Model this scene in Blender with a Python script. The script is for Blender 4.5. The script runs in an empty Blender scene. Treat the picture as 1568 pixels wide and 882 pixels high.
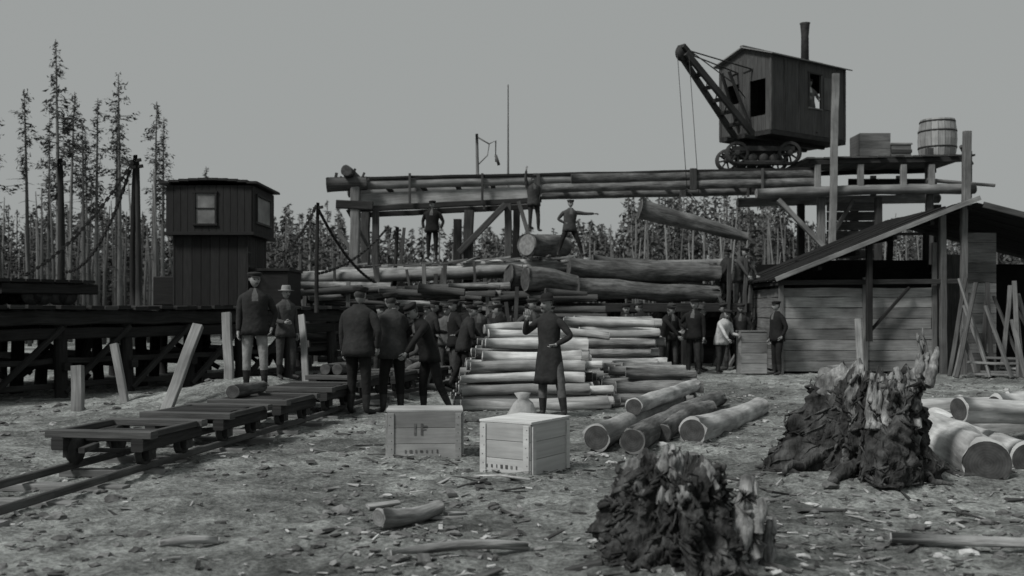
import bpy, bmesh, math, random
import numpy as np
from mathutils import Vector, Matrix, noise, Quaternion
R = random.Random(7)
scene = bpy.context.scene
COL = scene.collection
V = Vector

# ------------------------------------------------------------------ materials
TINT = (0.985, 1.0, 0.99)
def g(v): return (v*TINT[0], v*TINT[1], v*TINT[2], 1)
def mat(name, lo, hi, scale=6, rough=.85, bump=.4, coords='Object', stretch=(1,1,1), tone=True, contrast=(.32,.68), bscale=None, bdist=.02, spots=None):
    m = bpy.data.materials.new(name); m.use_nodes = True
    n = m.node_tree.nodes; l = m.node_tree.links
    b = n['Principled BSDF']; b.inputs['Roughness'].default_value = rough
    b.inputs['Specular IOR Level'].default_value = .25
    tc = n.new('ShaderNodeTexCoord'); mp = n.new('ShaderNodeMapping')
    mp.inputs['Scale'].default_value = stretch
    l.new(tc.outputs[coords], mp.inputs['Vector'])
    nz = n.new('ShaderNodeTexNoise'); nz.inputs['Scale'].default_value = scale
    nz.inputs['Detail'].default_value = 8; nz.inputs['Roughness'].default_value = .65
    l.new(mp.outputs[0], nz.inputs['Vector'])
    rp = n.new('ShaderNodeValToRGB'); rp.color_ramp.elements[0].position = contrast[0]; rp.color_ramp.elements[1].position = contrast[1]
    rp.color_ramp.elements[0].color = g(lo); rp.color_ramp.elements[1].color = g(hi)
    l.new(nz.outputs['Fac'], rp.inputs['Fac'])
    out = rp.outputs['Color']
    if spots:
        n2 = n.new('ShaderNodeTexNoise'); n2.inputs['Scale'].default_value = spots[0]; n2.inputs['Detail'].default_value = 4
        l.new(tc.outputs[coords], n2.inputs['Vector'])
        r2 = n.new('ShaderNodeValToRGB'); r2.color_ramp.elements[0].position=.35; r2.color_ramp.elements[1].position=.65
        r2.color_ramp.elements[0].color = (spots[1],)*3+(1,); r2.color_ramp.elements[1].color=(1,1,1,1)
        l.new(n2.outputs['Fac'], r2.inputs['Fac'])
        mx = n.new('ShaderNodeMix'); mx.data_type='RGBA'; mx.blend_type='MULTIPLY'; mx.inputs[0].default_value=1
        l.new(out, mx.inputs[6]); l.new(r2.outputs['Color'], mx.inputs[7]); out = mx.outputs[2]
    if tone:
        at = n.new('ShaderNodeAttribute'); at.attribute_name = 'tone'
        mr = n.new('ShaderNodeMapRange'); mr.inputs[3].default_value=.6; mr.inputs[4].default_value=1.35
        l.new(at.outputs['Fac'], mr.inputs[0])
        mx = n.new('ShaderNodeVectorMath'); mx.operation='SCALE'
        l.new(out, mx.inputs[0]); l.new(mr.outputs[0], mx.inputs['Scale']); out = mx.outputs[0]
    l.new(out, b.inputs['Base Color'])
    if bump:
        n3 = n.new('ShaderNodeTexNoise'); n3.inputs['Scale'].default_value = bscale or scale*2; n3.inputs['Detail'].default_value=6
        l.new(mp.outputs[0], n3.inputs['Vector'])
        bp = n.new('ShaderNodeBump'); bp.inputs['Strength'].default_value=bump; bp.inputs['Distance'].default_value=bdist
        l.new(n3.outputs['Fac'], bp.inputs['Height']); l.new(bp.outputs[0], b.inputs['Normal'])
    return m
WS=(1,14,1)
m_bark   = mat('bark', .035,.15, 3, .95, .8, 'UV', (1,4,1), spots=(1.2,.5))
m_barkL  = mat('bark_pale', .12,.40, 3, .9, .6, 'UV', (1,6,1), spots=(1.5,.4))
m_peeled = mat('peeled_wood', .32,.60, 2.5, .8, .4, 'UV', (1,7,1), spots=(1.5,.45), bdist=.01)
m_plank  = mat('weathered_plank', .12,.27, 2, .85, .4, 'UV', WS, spots=(1,.55), bdist=.008)
m_plankL = mat('pale_plank', .22,.40, 2, .8, .35, 'UV', WS, spots=(1.4,.5), bdist=.006)
m_timber = mat('dark_timber', .014,.042, 2, .9, .5, 'UV', WS, spots=(1,.6), bdist=.01)
m_timberM= mat('grey_timber', .04,.11, 2, .9, .5, 'UV', WS, spots=(1,.6), bdist=.01)
m_iron   = mat('rusty_iron', .016,.05, 8, .7, .3, 'Object')
m_black  = mat('sooty_paint', .010,.022, 3, .7, .25, 'UV', (1,8,1), bdist=.006)
m_dark   = mat('painted_interior_shade', .006,.015, 3, .95, 0)  # near-black colour stands in for shade inside things
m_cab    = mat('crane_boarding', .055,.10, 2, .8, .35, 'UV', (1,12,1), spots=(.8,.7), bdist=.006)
m_roof   = mat('tin_roof', .12,.22, 3, .7, .3, 'UV', (1,4,1))
m_pane   = mat('sky_bright_glass', .20,.32, 4, .35, 0, 'Object', spots=(2,.7))  # pale pane colour stands in for sky brightness through the glass
m_crate  = mat('crate_board', .28,.42, 2, .8, .3, 'UV', (1,10,1), spots=(2,.65), bdist=.004)
m_crateW = mat('crate_board_pale', .44,.60, 2, .8, .3, 'UV', (1,10,1), spots=(2,.75), bdist=.004)
m_ink    = mat('stencil_ink', .07,.15, 20, .9, 0)
m_root   = mat('stump_root', .012,.13, 11, .97, 1.0, 'Object', (1,1,.4), spots=(5,.35), bdist=.05)
m_splint = mat('splintered_wood', .09,.40, 9, .85, .8, 'Object', (3,3,.35), spots=(7,.35), bdist=.02)
m_needle = mat('spruce_needles', .028,.065, 3, .9, 0, 'Object')
m_far    = mat('hazed_distant_needles', .055,.105, .6, .95, 0, 'Object')  # lighter than the near needles: distance haze mixed into the colour
m_trunk  = mat('tree_trunk', .06,.15, 3, .9, 0, 'Object', (1,1,.3))
m_trunkF = mat('hazed_distant_trunk', .08,.17, 3, .9, 0, 'Object')  # trunk colour lifted to paint in distance haze
m_chip   = mat('wood_chip', .12,.46, 5, .9, .2, 'Object')
m_clod   = mat('earth_clod', .06,.2, 10, .97, .5, 'Object')
m_canvas = mat('canvas', .25,.42, 8, .9, .4, 'Object')

def ring_mat(name, lo, hi):
    m = bpy.data.materials.new(name); m.use_nodes=True
    n=m.node_tree.nodes; l=m.node_tree.links; b=n['Principled BSDF']; b.inputs['Roughness'].default_value=.85
    tc=n.new('ShaderNodeTexCoord'); ln=n.new('ShaderNodeVectorMath'); ln.operation='LENGTH'
    nz=n.new('ShaderNodeTexNoise'); nz.inputs['Scale'].default_value=9; nz.inputs['Detail'].default_value=5
    l.new(tc.outputs['UV'], nz.inputs['Vector']); l.new(tc.outputs['UV'], ln.inputs[0])
    ad=n.new('ShaderNodeMath'); ad.operation='MULTIPLY_ADD'; ad.inputs[1].default_value=.03
    l.new(nz.outputs['Fac'],ad.inputs[0]); l.new(ln.outputs['Value'],ad.inputs[2])
    mu=n.new('ShaderNodeMath'); mu.operation='MULTIPLY'; mu.inputs[1].default_value=260; l.new(ad.outputs[0],mu.inputs[0])
    si=n.new('ShaderNodeMath'); si.operation='SINE'; l.new(mu.outputs[0],si.inputs[0])
    mr=n.new('ShaderNodeMapRange'); mr.inputs[1].default_value=-1; mr.inputs[3].default_value=.8; l.new(si.outputs[0],mr.inputs[0])
    rp=n.new('ShaderNodeValToRGB'); rp.color_ramp.elements[0].position=.3; rp.color_ramp.elements[1].position=.7
    rp.color_ramp.elements[0].color=g(lo); rp.color_ramp.elements[1].color=g(hi); l.new(nz.outputs['Fac'],rp.inputs['Fac'])
    sc=n.new('ShaderNodeVectorMath'); sc.operation='SCALE'; l.new(rp.outputs['Color'],sc.inputs[0]); l.new(mr.outputs[0],sc.inputs['Scale'])
    l.new(sc.outputs[0],b.inputs['Base Color']); return m
m_end = ring_mat('sawn_end', .025,.09)
m_endL = ring_mat('sawn_end_pale', .12,.28)

# ------------------------------------------------------------------ mesh builder
class MB:
    def __init__(s): s.v=[];s.f=[];s.mi=[];s.uv=[];s.t=[];s.sm=[];s.mats=[];s.M=None
    def mid(s,m):
        if m not in s.mats: s.mats.append(m)
        return s.mats.index(m)
    def addv(s,p):
        p=V(p)
        if s.M is not None: p=s.M@p
        s.v.append(p[:]); return len(s.v)-1
    def face(s,ids,m,uvs=None,tone=.5,smooth=False):
        s.f.append(tuple(ids)); s.mi.append(s.mid(m)); s.t.append(tone); s.sm.append(smooth)
        if uvs is None: uvs=[(0,0)]*len(ids)
        s.uv.extend(uvs)
    def frame(s,p0,p1,up=(0,0,1)):
        a=(V(p1)-V(p0)); L=a.length; a.normalize(); up=V(up)
        if abs(a.dot(up))>.98: up=V((0,1,0))
        x=a.cross(up).normalized(); y=x.cross(a).normalized()
        return a,x,y,L
    def beam(s,p0,p1,w,h,m,up=(0,0,1),taper=1,jit=0.0,tone=None,ch=.1,seg=None):
        a,x,y,L=s.frame(p0,p1,up); p0=V(p0)
        if tone is None: tone=R.random()
        c=min(w,h)*ch; hw,hh=w/2,h/2
        prof=[(-hw+c,-hh),(hw-c,-hh),(hw,-hh+c),(hw,hh-c),(hw-c,hh),(-hw+c,hh),(-hw,hh-c),(-hw,-hh+c)]
        n=seg or (1 if jit==0 else max(2,int(L/.6)+1)); rings=[]
        ou,ov=R.random()*50,R.random()*50
        for i in range(n+1):
            t=i/n; k=1+(taper-1)*t
            o=p0+a*L*t+(x*R.uniform(-jit,jit)+y*R.uniform(-jit,jit) if jit else V((0,0,0)))
            rings.append([s.addv(o+x*px*k+y*py*k) for px,py in prof])
        per=[0]
        for i in range(8):
            q0=prof[i];q1=prof[(i+1)%8]; per.append(per[-1]+math.dist(q0,q1))
        for i in range(n):
            for j in range(8):
                k=(j+1)%8
                s.face((rings[i][j],rings[i][k],rings[i+1][k],rings[i+1][j]),m,
                  [(ou+L*i/n,ov+per[j]),(ou+L*i/n,ov+per[j+1]),(ou+L*(i+1)/n,ov+per[j+1]),(ou+L*(i+1)/n,ov+per[j])],tone)
        s.face(rings[0][::-1],m,[(ou+q[0]*.3,ov+q[1]) for q in prof[::-1]],tone)
        s.face(rings[-1],m,[(ou+q[0]*.3,ov+q[1]) for q in prof],tone)
    def box(s,c,sz,m,yaw=0,tone=None,ch=.03,tilt=(0,0)):
        rot=Matrix.Rotation(yaw,3,'Z')@Matrix.Rotation(tilt[0],3,'X')@Matrix.Rotation(tilt[1],3,'Y')
        c=V(c); ax=rot@V((1,0,0)); up=rot@V((0,0,1))
        s.beam(c-ax*sz[0]/2,c+ax*sz[0]/2,sz[1],sz[2],m,up=up,tone=tone,ch=ch)
    def log(s,p0,p1,r0,r1,m,em,seg=16,rings=None,rough=.07,tone=None,bend=.0):
        a,x,y,L=s.frame(p0,p1); p0=V(p0)
        if tone is None: tone=R.random()
        n=rings or max(4,int(L/.45)); sd=R.random()*100; ou,ov=R.random()*50,R.random()*50
        bx,by=R.uniform(-bend,bend),R.uniform(-bend,bend); rg=[]
        for i in range(n+1):
            t=i/n; r=r0+(r1-r0)*t; row=[]
            o=p0+a*L*t+(x*bx+y*by)*math.sin(math.pi*t)
            for j in range(seg):
                th=2*math.pi*j/seg
                k=1+rough*noise.noise(V((math.cos(th)*1.5+sd,math.sin(th)*1.5,t*L*1.3)))*2
                row.append(s.addv(o+(x*math.cos(th)+y*math.sin(th))*r*k))
            rg.append(row)
        for i in range(n):
            for j in range(seg):
                k=(j+1)%seg
                u0,u1=ou+L*i/n,ou+L*(i+1)/n; c=2*math.pi*r0/seg
                s.face((rg[i][j],rg[i+1][j],rg[i+1][k],rg[i][k]),m,[(u0,ov+c*j),(u1,ov+c*j),(u1,ov+c*(j+1)),(u0,ov+c*(j+1))],tone,True)
        tl=(R.uniform(-.12,.12),R.uniform(-.12,.12))
        for row,sg,pp,rr in ((rg[0],-1,p0,r0),(rg[-1],1,p0+a*L,r1)):
            inner=[]
            for j in range(seg):
                th=2*math.pi*j/seg
                inner.append(s.addv(pp+a*(sg*.012+rr*(tl[0]*math.cos(th)+tl[1]*math.sin(th)))+(x*math.cos(th)+y*math.sin(th))*rr*.9))
            for j in range(seg):
                k=(j+1)%seg
                q=(row[j],row[k],inner[k],inner[j])
                s.face(q if sg>0 else q[::-1],m,None,tone)
            uv=[(math.cos(2*math.pi*j/seg)*rr*.9,math.sin(2*math.pi*j/seg)*rr*.9) for j in range(seg)]
            s.face(inner if sg>0 else inner[::-1],em,uv if sg>0 else uv[::-1],tone)
    def lathe(s,o,axis,prof,m,seg=20,tone=.5,smooth=True,cap=True):
        o=V(o); a,x,y,L=s.frame(o,o+V(axis)); rg=[]
        for t,r in prof:
            rg.append([s.addv(o+a*t+(x*math.cos(2*math.pi*j/seg)+y*math.sin(2*math.pi*j/seg))*r) for j in range(seg)])
        for i in range(len(prof)-1):
            for j in range(seg):
                k=(j+1)%seg
                s.face((rg[i][j],rg[i+1][j],rg[i+1][k],rg[i][k]),m,[(prof[i][0],j*.1),(prof[i+1][0],j*.1),(prof[i+1][0],j*.1+.1),(prof[i][0],j*.1+.1)],tone,smooth)
        if cap:
            s.face(rg[0],m,None,tone); s.face(rg[-1][::-1],m,None,tone)
    def tube(s,pts,rad,m,seg=6,tone=None,rough=0):
        if tone is None: tone=R.random()
        rg=[]; pts=[V(p) for p in pts]; ou=R.random()*50
        for i,p in enumerate(pts):
            q0=pts[max(0,i-1)];q1=pts[min(len(pts)-1,i+1)]
            a,x,y,L=s.frame(q0,q1); r=rad[i] if hasattr(rad,'__len__') else rad
            rg.append([s.addv(p+(x*math.cos(2*math.pi*j/seg)+y*math.sin(2*math.pi*j/seg))*r*(1+rough*R.uniform(-1,1))) for j in range(seg)])
        for i in range(len(pts)-1):
            for j in range(seg):
                k=(j+1)%seg
                s.face((rg[i][j],rg[i+1][j],rg[i+1][k],rg[i][k]),m,[(ou+i*.3,j*.05),(ou+i*.3+.3,j*.05),(ou+i*.3+.3,j*.05+.05),(ou+i*.3,j*.05+.05)],tone,True)
        s.face(rg[0],m,None,tone); s.face(rg[-1][::-1],m,None,tone)
    def mesh(s,name):
        me=bpy.data.meshes.new(name); me.from_pydata(s.v,[],s.f)
        for m in s.mats: me.materials.append(m)
        me.polygons.foreach_set('material_index',s.mi); me.polygons.foreach_set('use_smooth',s.sm)
        uv=me.uv_layers.new(name='UVMap'); uv.data.foreach_set('uv',[c for p in s.uv for c in p])
        at=me.attributes.new('tone','FLOAT','FACE'); at.data.foreach_set('value',s.t)
        me.update(); return me
    def finish(s,name,parent=None,loc=None):
        o=bpy.data.objects.new(name,s.mesh(name)); COL.objects.link(o)
        if parent: o.parent=parent
        if loc: o.location=loc
        return o
def empty(name,loc=(0,0,0),yaw=0):
    e=bpy.data.objects.new(name,None); e.empty_display_size=.3; COL.objects.link(e); e.location=loc; e.rotation_euler=(0,0,yaw); return e

# ------------------------------------------------------------------ ground
def bumpf(x,y,cx,cy,rx,ry,h):
    d=((x-cx)/rx)**2+((y-cy)/ry)**2
    return h*math.exp(-d*1.2)
def gz(x,y):
    z=bumpf(x,y,-4.4,17.2,1.7,2.0,.42)
    z+=bumpf(x,y,3.2,9.4,1.2,1.0,.10)+bumpf(x,y,7.5,13,3.5,4,.28)+bumpf(x,y,1.1,6.1,.7,.6,.05)
    return z
def gfull(x,y):
    z=gz(x,y)
    if y<60 and abs(x)<60:
        p=V((x,y,0))
        z+=.05*noise.noise(p*.6)+.04*noise.noise(p*2.1+V((5,0,0)))
        if y<34 and -16<x<18: z+=.032*noise.noise(p*5)+.018*noise.noise(p*11)
    return z
def build_ground():
    xs=[-600,-300,-150,-90,-60,-45,-35,-28,-22,-18,-16]+[ -15+.1*i for i in range(310)]+[16.5,18,20,24,30,40,60,100,200,400,600]
    ys=[-40,-20,-8,0,2,3]+[3.6+.07*i for i in range(158)]+[14.7+.16*i for i in range(130)]+[36,38,41,45,50,60,75,100,150,250,500,900]
    verts=[(x,y,gfull(x,y)) for y in ys for x in xs]; nx=len(xs)
    faces=[(j*nx+i,j*nx+i+1,(j+1)*nx+i+1,(j+1)*nx+i) for j in range(len(ys)-1) for i in range(nx-1)]
    me=bpy.data.meshes.new('ground'); me.from_pydata(verts,[],faces); me.polygons.foreach_set('use_smooth',[True]*len(faces))
    o=bpy.data.objects.new('ground',me); COL.objects.link(o)
    m=bpy.data.materials.new('trampled_earth'); m.use_nodes=True; n=m.node_tree.nodes; l=m.node_tree.links
    b=n['Principled BSDF']; b.inputs['Roughness'].default_value=.97; b.inputs['Specular IOR Level'].default_value=.15
    tc=n.new('ShaderNodeTexCoord')
    def nz(s,d,r=.6):
        q=n.new('ShaderNodeTexNoise'); q.inputs['Scale'].default_value=s; q.inputs['Detail'].default_value=d; q.inputs['Roughness'].default_value=r
        l.new(tc.outputs['Object'],q.inputs['Vector']); return q
    def ramp(q,p0,c0,p1,c1):
        r=n.new('ShaderNodeValToRGB'); r.color_ramp.elements[0].position=p0; r.color_ramp.elements[1].position=p1
        r.color_ramp.elements[0].color=g(c0); r.color_ramp.elements[1].color=g(c1); l.new(q.outputs['Fac'],r.inputs['Fac']); return r
    big=ramp(nz(.38,8,.62),.40,.19,.62,.46)
    mid=ramp(nz(2.6,10,.75),.38,.42,.62,1.15)
    fine=ramp(nz(24,6,.8),.40,.48,.6,1.25)
    mx=n.new('ShaderNodeMix'); mx.data_type='RGBA'; mx.blend_type='MULTIPLY'; mx.inputs[0].default_value=1
    l.new(big.outputs[0],mx.inputs[6]); l.new(mid.outputs[0],mx.inputs[7])
    m2=n.new('ShaderNodeMix'); m2.data_type='RGBA'; m2.blend_type='MULTIPLY'; m2.inputs[0].default_value=1
    l.new(mx.outputs[2],m2.inputs[6]); l.new(fine.outputs[0],m2.inputs[7])
    l.new(m2.outputs[2],b.inputs['Base Color'])
    bp=n.new('ShaderNodeBump'); bp.inputs['Strength'].default_value=1; bp.inputs['Distance'].default_value=.05
    l.new(nz(11,10,.78).outputs['Fac'],bp.inputs['Height']); l.new(bp.outputs[0],b.inputs['Normal'])
    me.materials.append(m)
build_ground()

# ------------------------------------------------------------------ people
def skin_mesh(verts,edges,radii,roots,sub):
    me=bpy.data.meshes.new('tmp'); me.from_pydata([tuple(v) for v in verts],edges,[])
    o=bpy.data.objects.new('tmp',me); COL.objects.link(o)
    md=o.modifiers.new('s','SKIN'); md.use_smooth_shade=True; md.branch_smoothing=.6
    sv=me.skin_vertices[0].data
    for i,r in enumerate(radii):
        sv[i].radius=(r,r) if not hasattr(r,'__len__') else r; sv[i].use_root=(i in roots)
    sb=o.modifiers.new('b','SUBSURF'); sb.levels=sub; sb.render_levels=sub
    bpy.context.view_layer.update()
    dg=bpy.context.evaluated_depsgraph_get()
    out=bpy.data.meshes.new_from_object(o.evaluated_get(dg))
    bpy.data.objects.remove(o); bpy.data.meshes.remove(me)
    return out
def cloth(name,v): return mat(name,v*.7,v*1.3,9,.9,.6,'Object',tone=False,bscale=12,bdist=.03)
C={k:cloth('cloth_'+k,v) for k,v in dict(black=.012,dark=.024,mid=.05,grey=.10,pale=.22,white=.42).items()}
m_skin=mat('skin',.20,.29,12,.6,.1,'Object',tone=False)
m_hair=mat('hair',.03,.06,30,.8,.3,'Object',tone=False)
m_boot=mat('boot_leather',.015,.04,14,.5,.2,'Object',tone=False)
m_eye=mat('eye_dark',.01,.02,10,.3,0,'Object',tone=False)

def make_hand(side):
    vs=[];es=[];rd=[];rt=set()
    def chain(pts,rs):
        b=len(vs); rt.add(b)
        for i,(p,r) in enumerate(zip(pts,rs)):
            vs.append(V((p[0]*side,p[1],p[2]))); rd.append(r)
            if i: es.append((b+i-1,b+i))
    chain([(0,0,.03),(0,0,-.03),(0,-.002,-.062)],[.024,.027,.024])
    chain([(.014,0,-.02),(.024,-.001,-.06)],[.018,.016]); chain([(-.014,0,-.02),(-.024,-.001,-.06)],[.018,.016])
    for fx,L,sp in ((.030,.062,.10),(.010,.072,.02),(-.011,.067,-.05),(-.030,.052,-.13)):
        z=-.06; 
        chain([(fx*.8,0,z),(fx+sp*L*.4,-.006,z-L*.42),(fx+sp*L*.7,-.020,z-L*.75),(fx+sp*L*.8,-.036,z-L*.95)],[.0095,.009,.0082,.007])
    chain([(.022,-.004,-.015),(.044,-.014,-.042),(.054,-.024,-.068),(.054,-.034,-.086)],[.013,.011,.010,.008])
    me=skin_mesh(vs,es,rd,rt,1); me.materials.clear(); me.materials.append(m_skin); me.name='hand'
    me.polygons.foreach_set('material_index',[0]*len(me.polygons)); return me
HAND={1:make_hand(1),-1:make_hand(-1)}

def make_head(beard=False):
    mb=MB(); NL,NO=30,40; ids=[]
    ga=lambda v,c,s: math.exp(-((v-c)/s)**2)
    for i in range(NL+1):
        ph=math.pi*i/NL; row=[]
        for j in range(NO):
            th=2*math.pi*j/NO
            dx,dy,dz=math.sin(ph)*math.cos(th),math.sin(ph)*math.sin(th),math.cos(ph)
            x,y,z=.076*dx,.096*dy,.118*dz
            if dz<0:
                x*=1-.34*(-dz)**1.6
                if dy>0: y*=1-.45*(-dz)
                else: y=y*(1-.1*(-dz))-.012*(-dz)*(-dy)
            if dy<0:
                y-=.024*ga(x,0,.013)*ga(z,-.028,.017)*(-dy)
                y-=.012*ga(x,0,.010)*ga(z,-.005,.02)
                y+=.012*(ga(x,.031,.015)+ga(x,-.031,.015))*ga(z,.004,.013)
                y-=.006*ga(abs(x),.028,.022)*ga(z,.026,.009)
                y-=.004*ga(x,0,.022)*(ga(z,-.058,.005)+ga(z,-.070,.006)); y+=.004*ga(x,0,.024)*ga(z,-.064,.003)
                y-=.006*ga(x,0,.02)*ga(z,-.1,.012)
            row.append(mb.addv((x,y,z+.125)))
        ids.append(row)
    for i in range(NL):
        for j in range(NO):
            k=(j+1)%NO; th=2*math.pi*(j+.5)/NO; ph=math.pi*(i+.5)/NL; dy=math.sin(ph)*math.sin(th); dz=math.cos(ph)
            hair = dz>.62 or (dy>-.05 and dz>-.45 and not (dy<.15 and dz<.0)) or (dy>-.45 and dz>.35)
            if beard and dy<.0 and dz<-.38 : hair=True
            mb.face((ids[i][j],ids[i+1][j],ids[i+1][k],ids[i][k]),m_hair if hair else m_skin,smooth=True)
    for sx in (-1,1):
        mb.lathe((sx*.031,-.083,.129),(0,-1,0),[(-.006,.004),(0,.010),(.003,.008),(.005,.003)],m_eye,10)
        mb.tube([(sx*.072,.004,.150),(sx*.083,.014,.142),(sx*.084,.014,.122),(sx*.074,.004,.100)],[.006,.010,.009,.006],m_skin,6)
    mb.tube([(-.022,-.098,.061),(0,-.103,.0625),(.022,-.098,.061)],[.0015,.003,.0015],m_eye,5)
    mb.tube([(-.026,-.094,.066),(-.01,-.106,.073),(.01,-.106,.073),(.026,-.094,.066)],[.002,.006,.006,.002],m_hair,6)
    return mb.mesh('head')
HEAD=[make_head(False),make_head(True)]
def make_hat(kind,m):
    mb=MB()
    if kind=='cap':
        mb.lathe((0,.005,.165),(0,0,1),[(0,.090),(.02,.096),(.045,.110),(.058,.112),(.070,.095),(.078,.05),(.08,.01)],m,22)
        p=[mb.addv((.085*math.sin(a),-.05-.085*math.cos(a)*1.0,.170-.012*math.cos(a))) for a in np.linspace(-1.2,1.2,9)]
        q=[mb.addv((.085*math.sin(a),-.03-.055*math.cos(a),.182)) for a in np.linspace(-1.2,1.2,9)]
        for i in range(8): mb.face((p[i],p[i+1],q[i+1],q[i]),m)
    elif kind=='brim':
        mb.lathe((0,0,.165),(0,0,1),[(.004,.088),(0,.15),(.006,.152),(.012,.092),(.03,.092),(.09,.082),(.105,.07),(.10,.03),(.095,.005)],m,24)
    elif kind=='bowler':
        mb.lathe((0,0,.165),(0,0,1),[(.004,.088),(.004,.118),(.012,.120),(.012,.092),(.05,.092),(.085,.075),(.105,.04),(.11,.005)],m,24)
    return mb.mesh('hat')
HATS={}
def hat(kind,tone):
    if (kind,tone) not in HATS: HATS[(kind,tone)]=make_hat(kind,C[tone])
    return HATS[(kind,tone)]
ARM=dict(down=((.14,.02,-1),(.05,-.18,-1)),hip=((.65,.2,-.8),(-.75,-.35,-.45)),bent=((.15,-.2,-1),(-.25,-.9,-.1)),
 face=((.45,-.55,-.6),(-.45,-.3,.9)),out=((1,-.15,-.12),(1,-.1,.02)),pocket=((.42,.2,-.9),(-.25,-.35,-.9)),
 fwd=((.15,-.8,-.6),(.0,-1,-.1)),up=((.3,-.3,.9),(.0,-.2,1)),reach=((.2,-.7,-.75),(-.1,-.55,-.8)),back=((.2,.45,-.9),(-.4,.3,-.7)),swing=((.1,.4,-.9),(.1,.05,-1)),swingf=((.1,-.35,-.9),(.0,-.6,-.8)),rest=((.3,-.35,-.85),(-.3,-.8,-.35)))
LEG=dict(stand=((.05,-.02,-1),(.02,.03,-1)),wide=((.24,0,-1),(.16,.03,-1)),fwd=((.05,-.42,-1),(.03,-.10,-1)),back=((.05,.22,-1),(.03,.50,-1)),
 relax=((.08,-.14,-1),(.04,.06,-1)),lungeL=((.42,-.25,-1),(.30,.05,-1)),crouch=((.2,-1,-.35),(.05,.45,-1)),sit=((.15,-1,-.05),(.03,.0,-1)),kneel=((.1,-.15,-1),(.0,1,-.2)))
def person(x,y,z=None,h=1.74,yaw=0,arms=('down','down'),legs=('stand','relax'),lean=.03,coat='dark',trou='dark',hatk='cap',hatt='black',long=False,headyaw=0,nod=0,sub=1,shirt='grey',beard=0,side=0,name='man',bulk=1.0):
    if z is None: z=gfull(x,y)
    k=h/1.76
    root=empty(name,(x,y,z),yaw); 
    pv=V((0,0,0)); rot=Matrix.Rotation(lean,3,'X')@Matrix.Rotation(side,3,'Y')
    T=lambda p: rot@V(p)
    vs=[];es=[];rd=[];bones=[]
    def add(p,r,par=None,kind=None):
        vs.append(V(p)); rd.append(r); i=len(vs)-1
        if par is not None: es.append((par,i)); bones.append((par,i,kind))
        return i
    pel=add(pv,.125*bulk); lum=add(T((0,0,.15)),.115*bulk,pel,'coat'); ch=add(T((0,.0,.34)),.125*bulk,lum,'coat')
    nb=add(T((0,.005,.50)),.062,ch,'coat'); nt=add(T((0,-.012,.585)),.050,nb,'skin')
    wr=[]
    for i,s in enumerate((-1,1)):
        u,f=[V((a[0]*s,a[1],a[2])).normalized() for a in ARM[arms[i]]]
        sh=add(T((s*.175*bulk,.005,.445)),.066*bulk,ch,'coat')
        p=vs[sh]; e=add(p+u*.145,.058*bulk,sh,'coat'); e2=add(p+u*.29,.050,e,'coat')
        p=vs[e2]; w=add(p+f*.14,.045,e2,'coat'); w2=add(p+f*.245,.036,w,'coat'); wr.append((vs[w2],f,s))
    for i,s in enumerate((-1,1)):
        t,c=[V((a[0]*s,a[1],a[2])).normalized() for a in LEG[legs[i]]]
        hp=add(V((s*.095,0,-.05)),.098,pel,'trou'); p=vs[hp]
        a=add(p+t*.21,.090,hp,'trou'); kn=add(p+t*.42,.070,a,'trou'); p=vs[kn]
        a=add(p+c*.17,.066,kn,'trou'); b=add(p+c*.34,.052,a,'boot'); an=add(p+c*.415,.045,b,'boot')
        q=vs[an]
        if legs[i]=='kneel': tt=add(q+V((s*.01,.10,-.03)),.03,an,'boot')
        else:
            bl=add(q+V((s*.02,-.10,-.022)),.040,an,'boot'); tt=add(q+V((s*.04,-.19,-.03)),.030,bl,'boot')
    zmin=min(v.z-r for v,r in zip(vs,rd) if v.z<-.2)
    off=V((0,0,-zmin-.01))
    me=skin_mesh(vs,es,rd,{0},sub)
    for m in (C[coat],C[trou],m_boot,m_skin): me.materials.append(m)
    n=len(me.polygons); cc=np.empty(n*3); me.polygons.foreach_get('center',cc); cc=cc.reshape(n,3)
    best=np.full(n,1e9); mi=np.zeros(n,int)
    km=dict(coat=0,trou=1,boot=2,skin=3)
    for a,b,kd in bones:
        A=np.array(vs[a]);B=np.array(vs[b]);d=B-A;t=np.clip(((cc-A)@d)/(d@d),0,1)
        D=np.linalg.norm(cc-(A+t[:,None]*d),axis=1)/( (rd[a]+rd[b])/2)
        w=D<best; best[w]=D[w]; mi[w]=km[kd]
    me.polygons.foreach_set('material_index',mi.tolist()); me.polygons.foreach_set('use_smooth',[True]*n)
    inner=empty('figure'); inner.parent=root; inner.scale=(k,k,k); inner.location=off*k
    def child(nm,mesh,loc=(0,0,0),q=None,sc=1):
        o=bpy.data.objects.new(nm,mesh); COL.objects.link(o); o.parent=inner; o.location=loc; o.scale=(sc,sc,sc)
        if q: o.rotation_mode='QUATERNION'; o.rotation_quaternion=q
        return o
    child('body',me)
    mb=MB(); seg=28; sd=R.random()*90
    prof=[(.575,.062,.060),(.545,.085,.078),(.515,.125,.095),(.48,.182,.112),(.44,.198,.125),(.38,.192,.135),(.30,.183,.137),(.2,.172,.132),(.12,.168,.130),(.04,.180,.140),(-.05,.195,.152),(-.14,.203,.160)]
    if long: prof+=[(-.25,.212,.172),(-.36,.222,.185),(-.46,.232,.196)]
    prof.append((prof[-1][0]+.004,prof[-1][1]*.93,prof[-1][2]*.93)); rg=[]
    for i,(t,rx,ry) in enumerate(prof):
        rx*=bulk; ry*=bulk; row=[]
        for j in range(seg):
            th=2*math.pi*j/seg
            w=1+.07*max(0,(.6-t))*noise.noise(V((math.cos(th)*2.8+sd,math.sin(th)*2.8,t*3)))*2.2
            p=V((rx*math.cos(th)*w,ry*math.sin(th)*w,t))
            if t>=0: p=T(p)
            row.append(mb.addv(p))
        rg.append(row)
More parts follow.
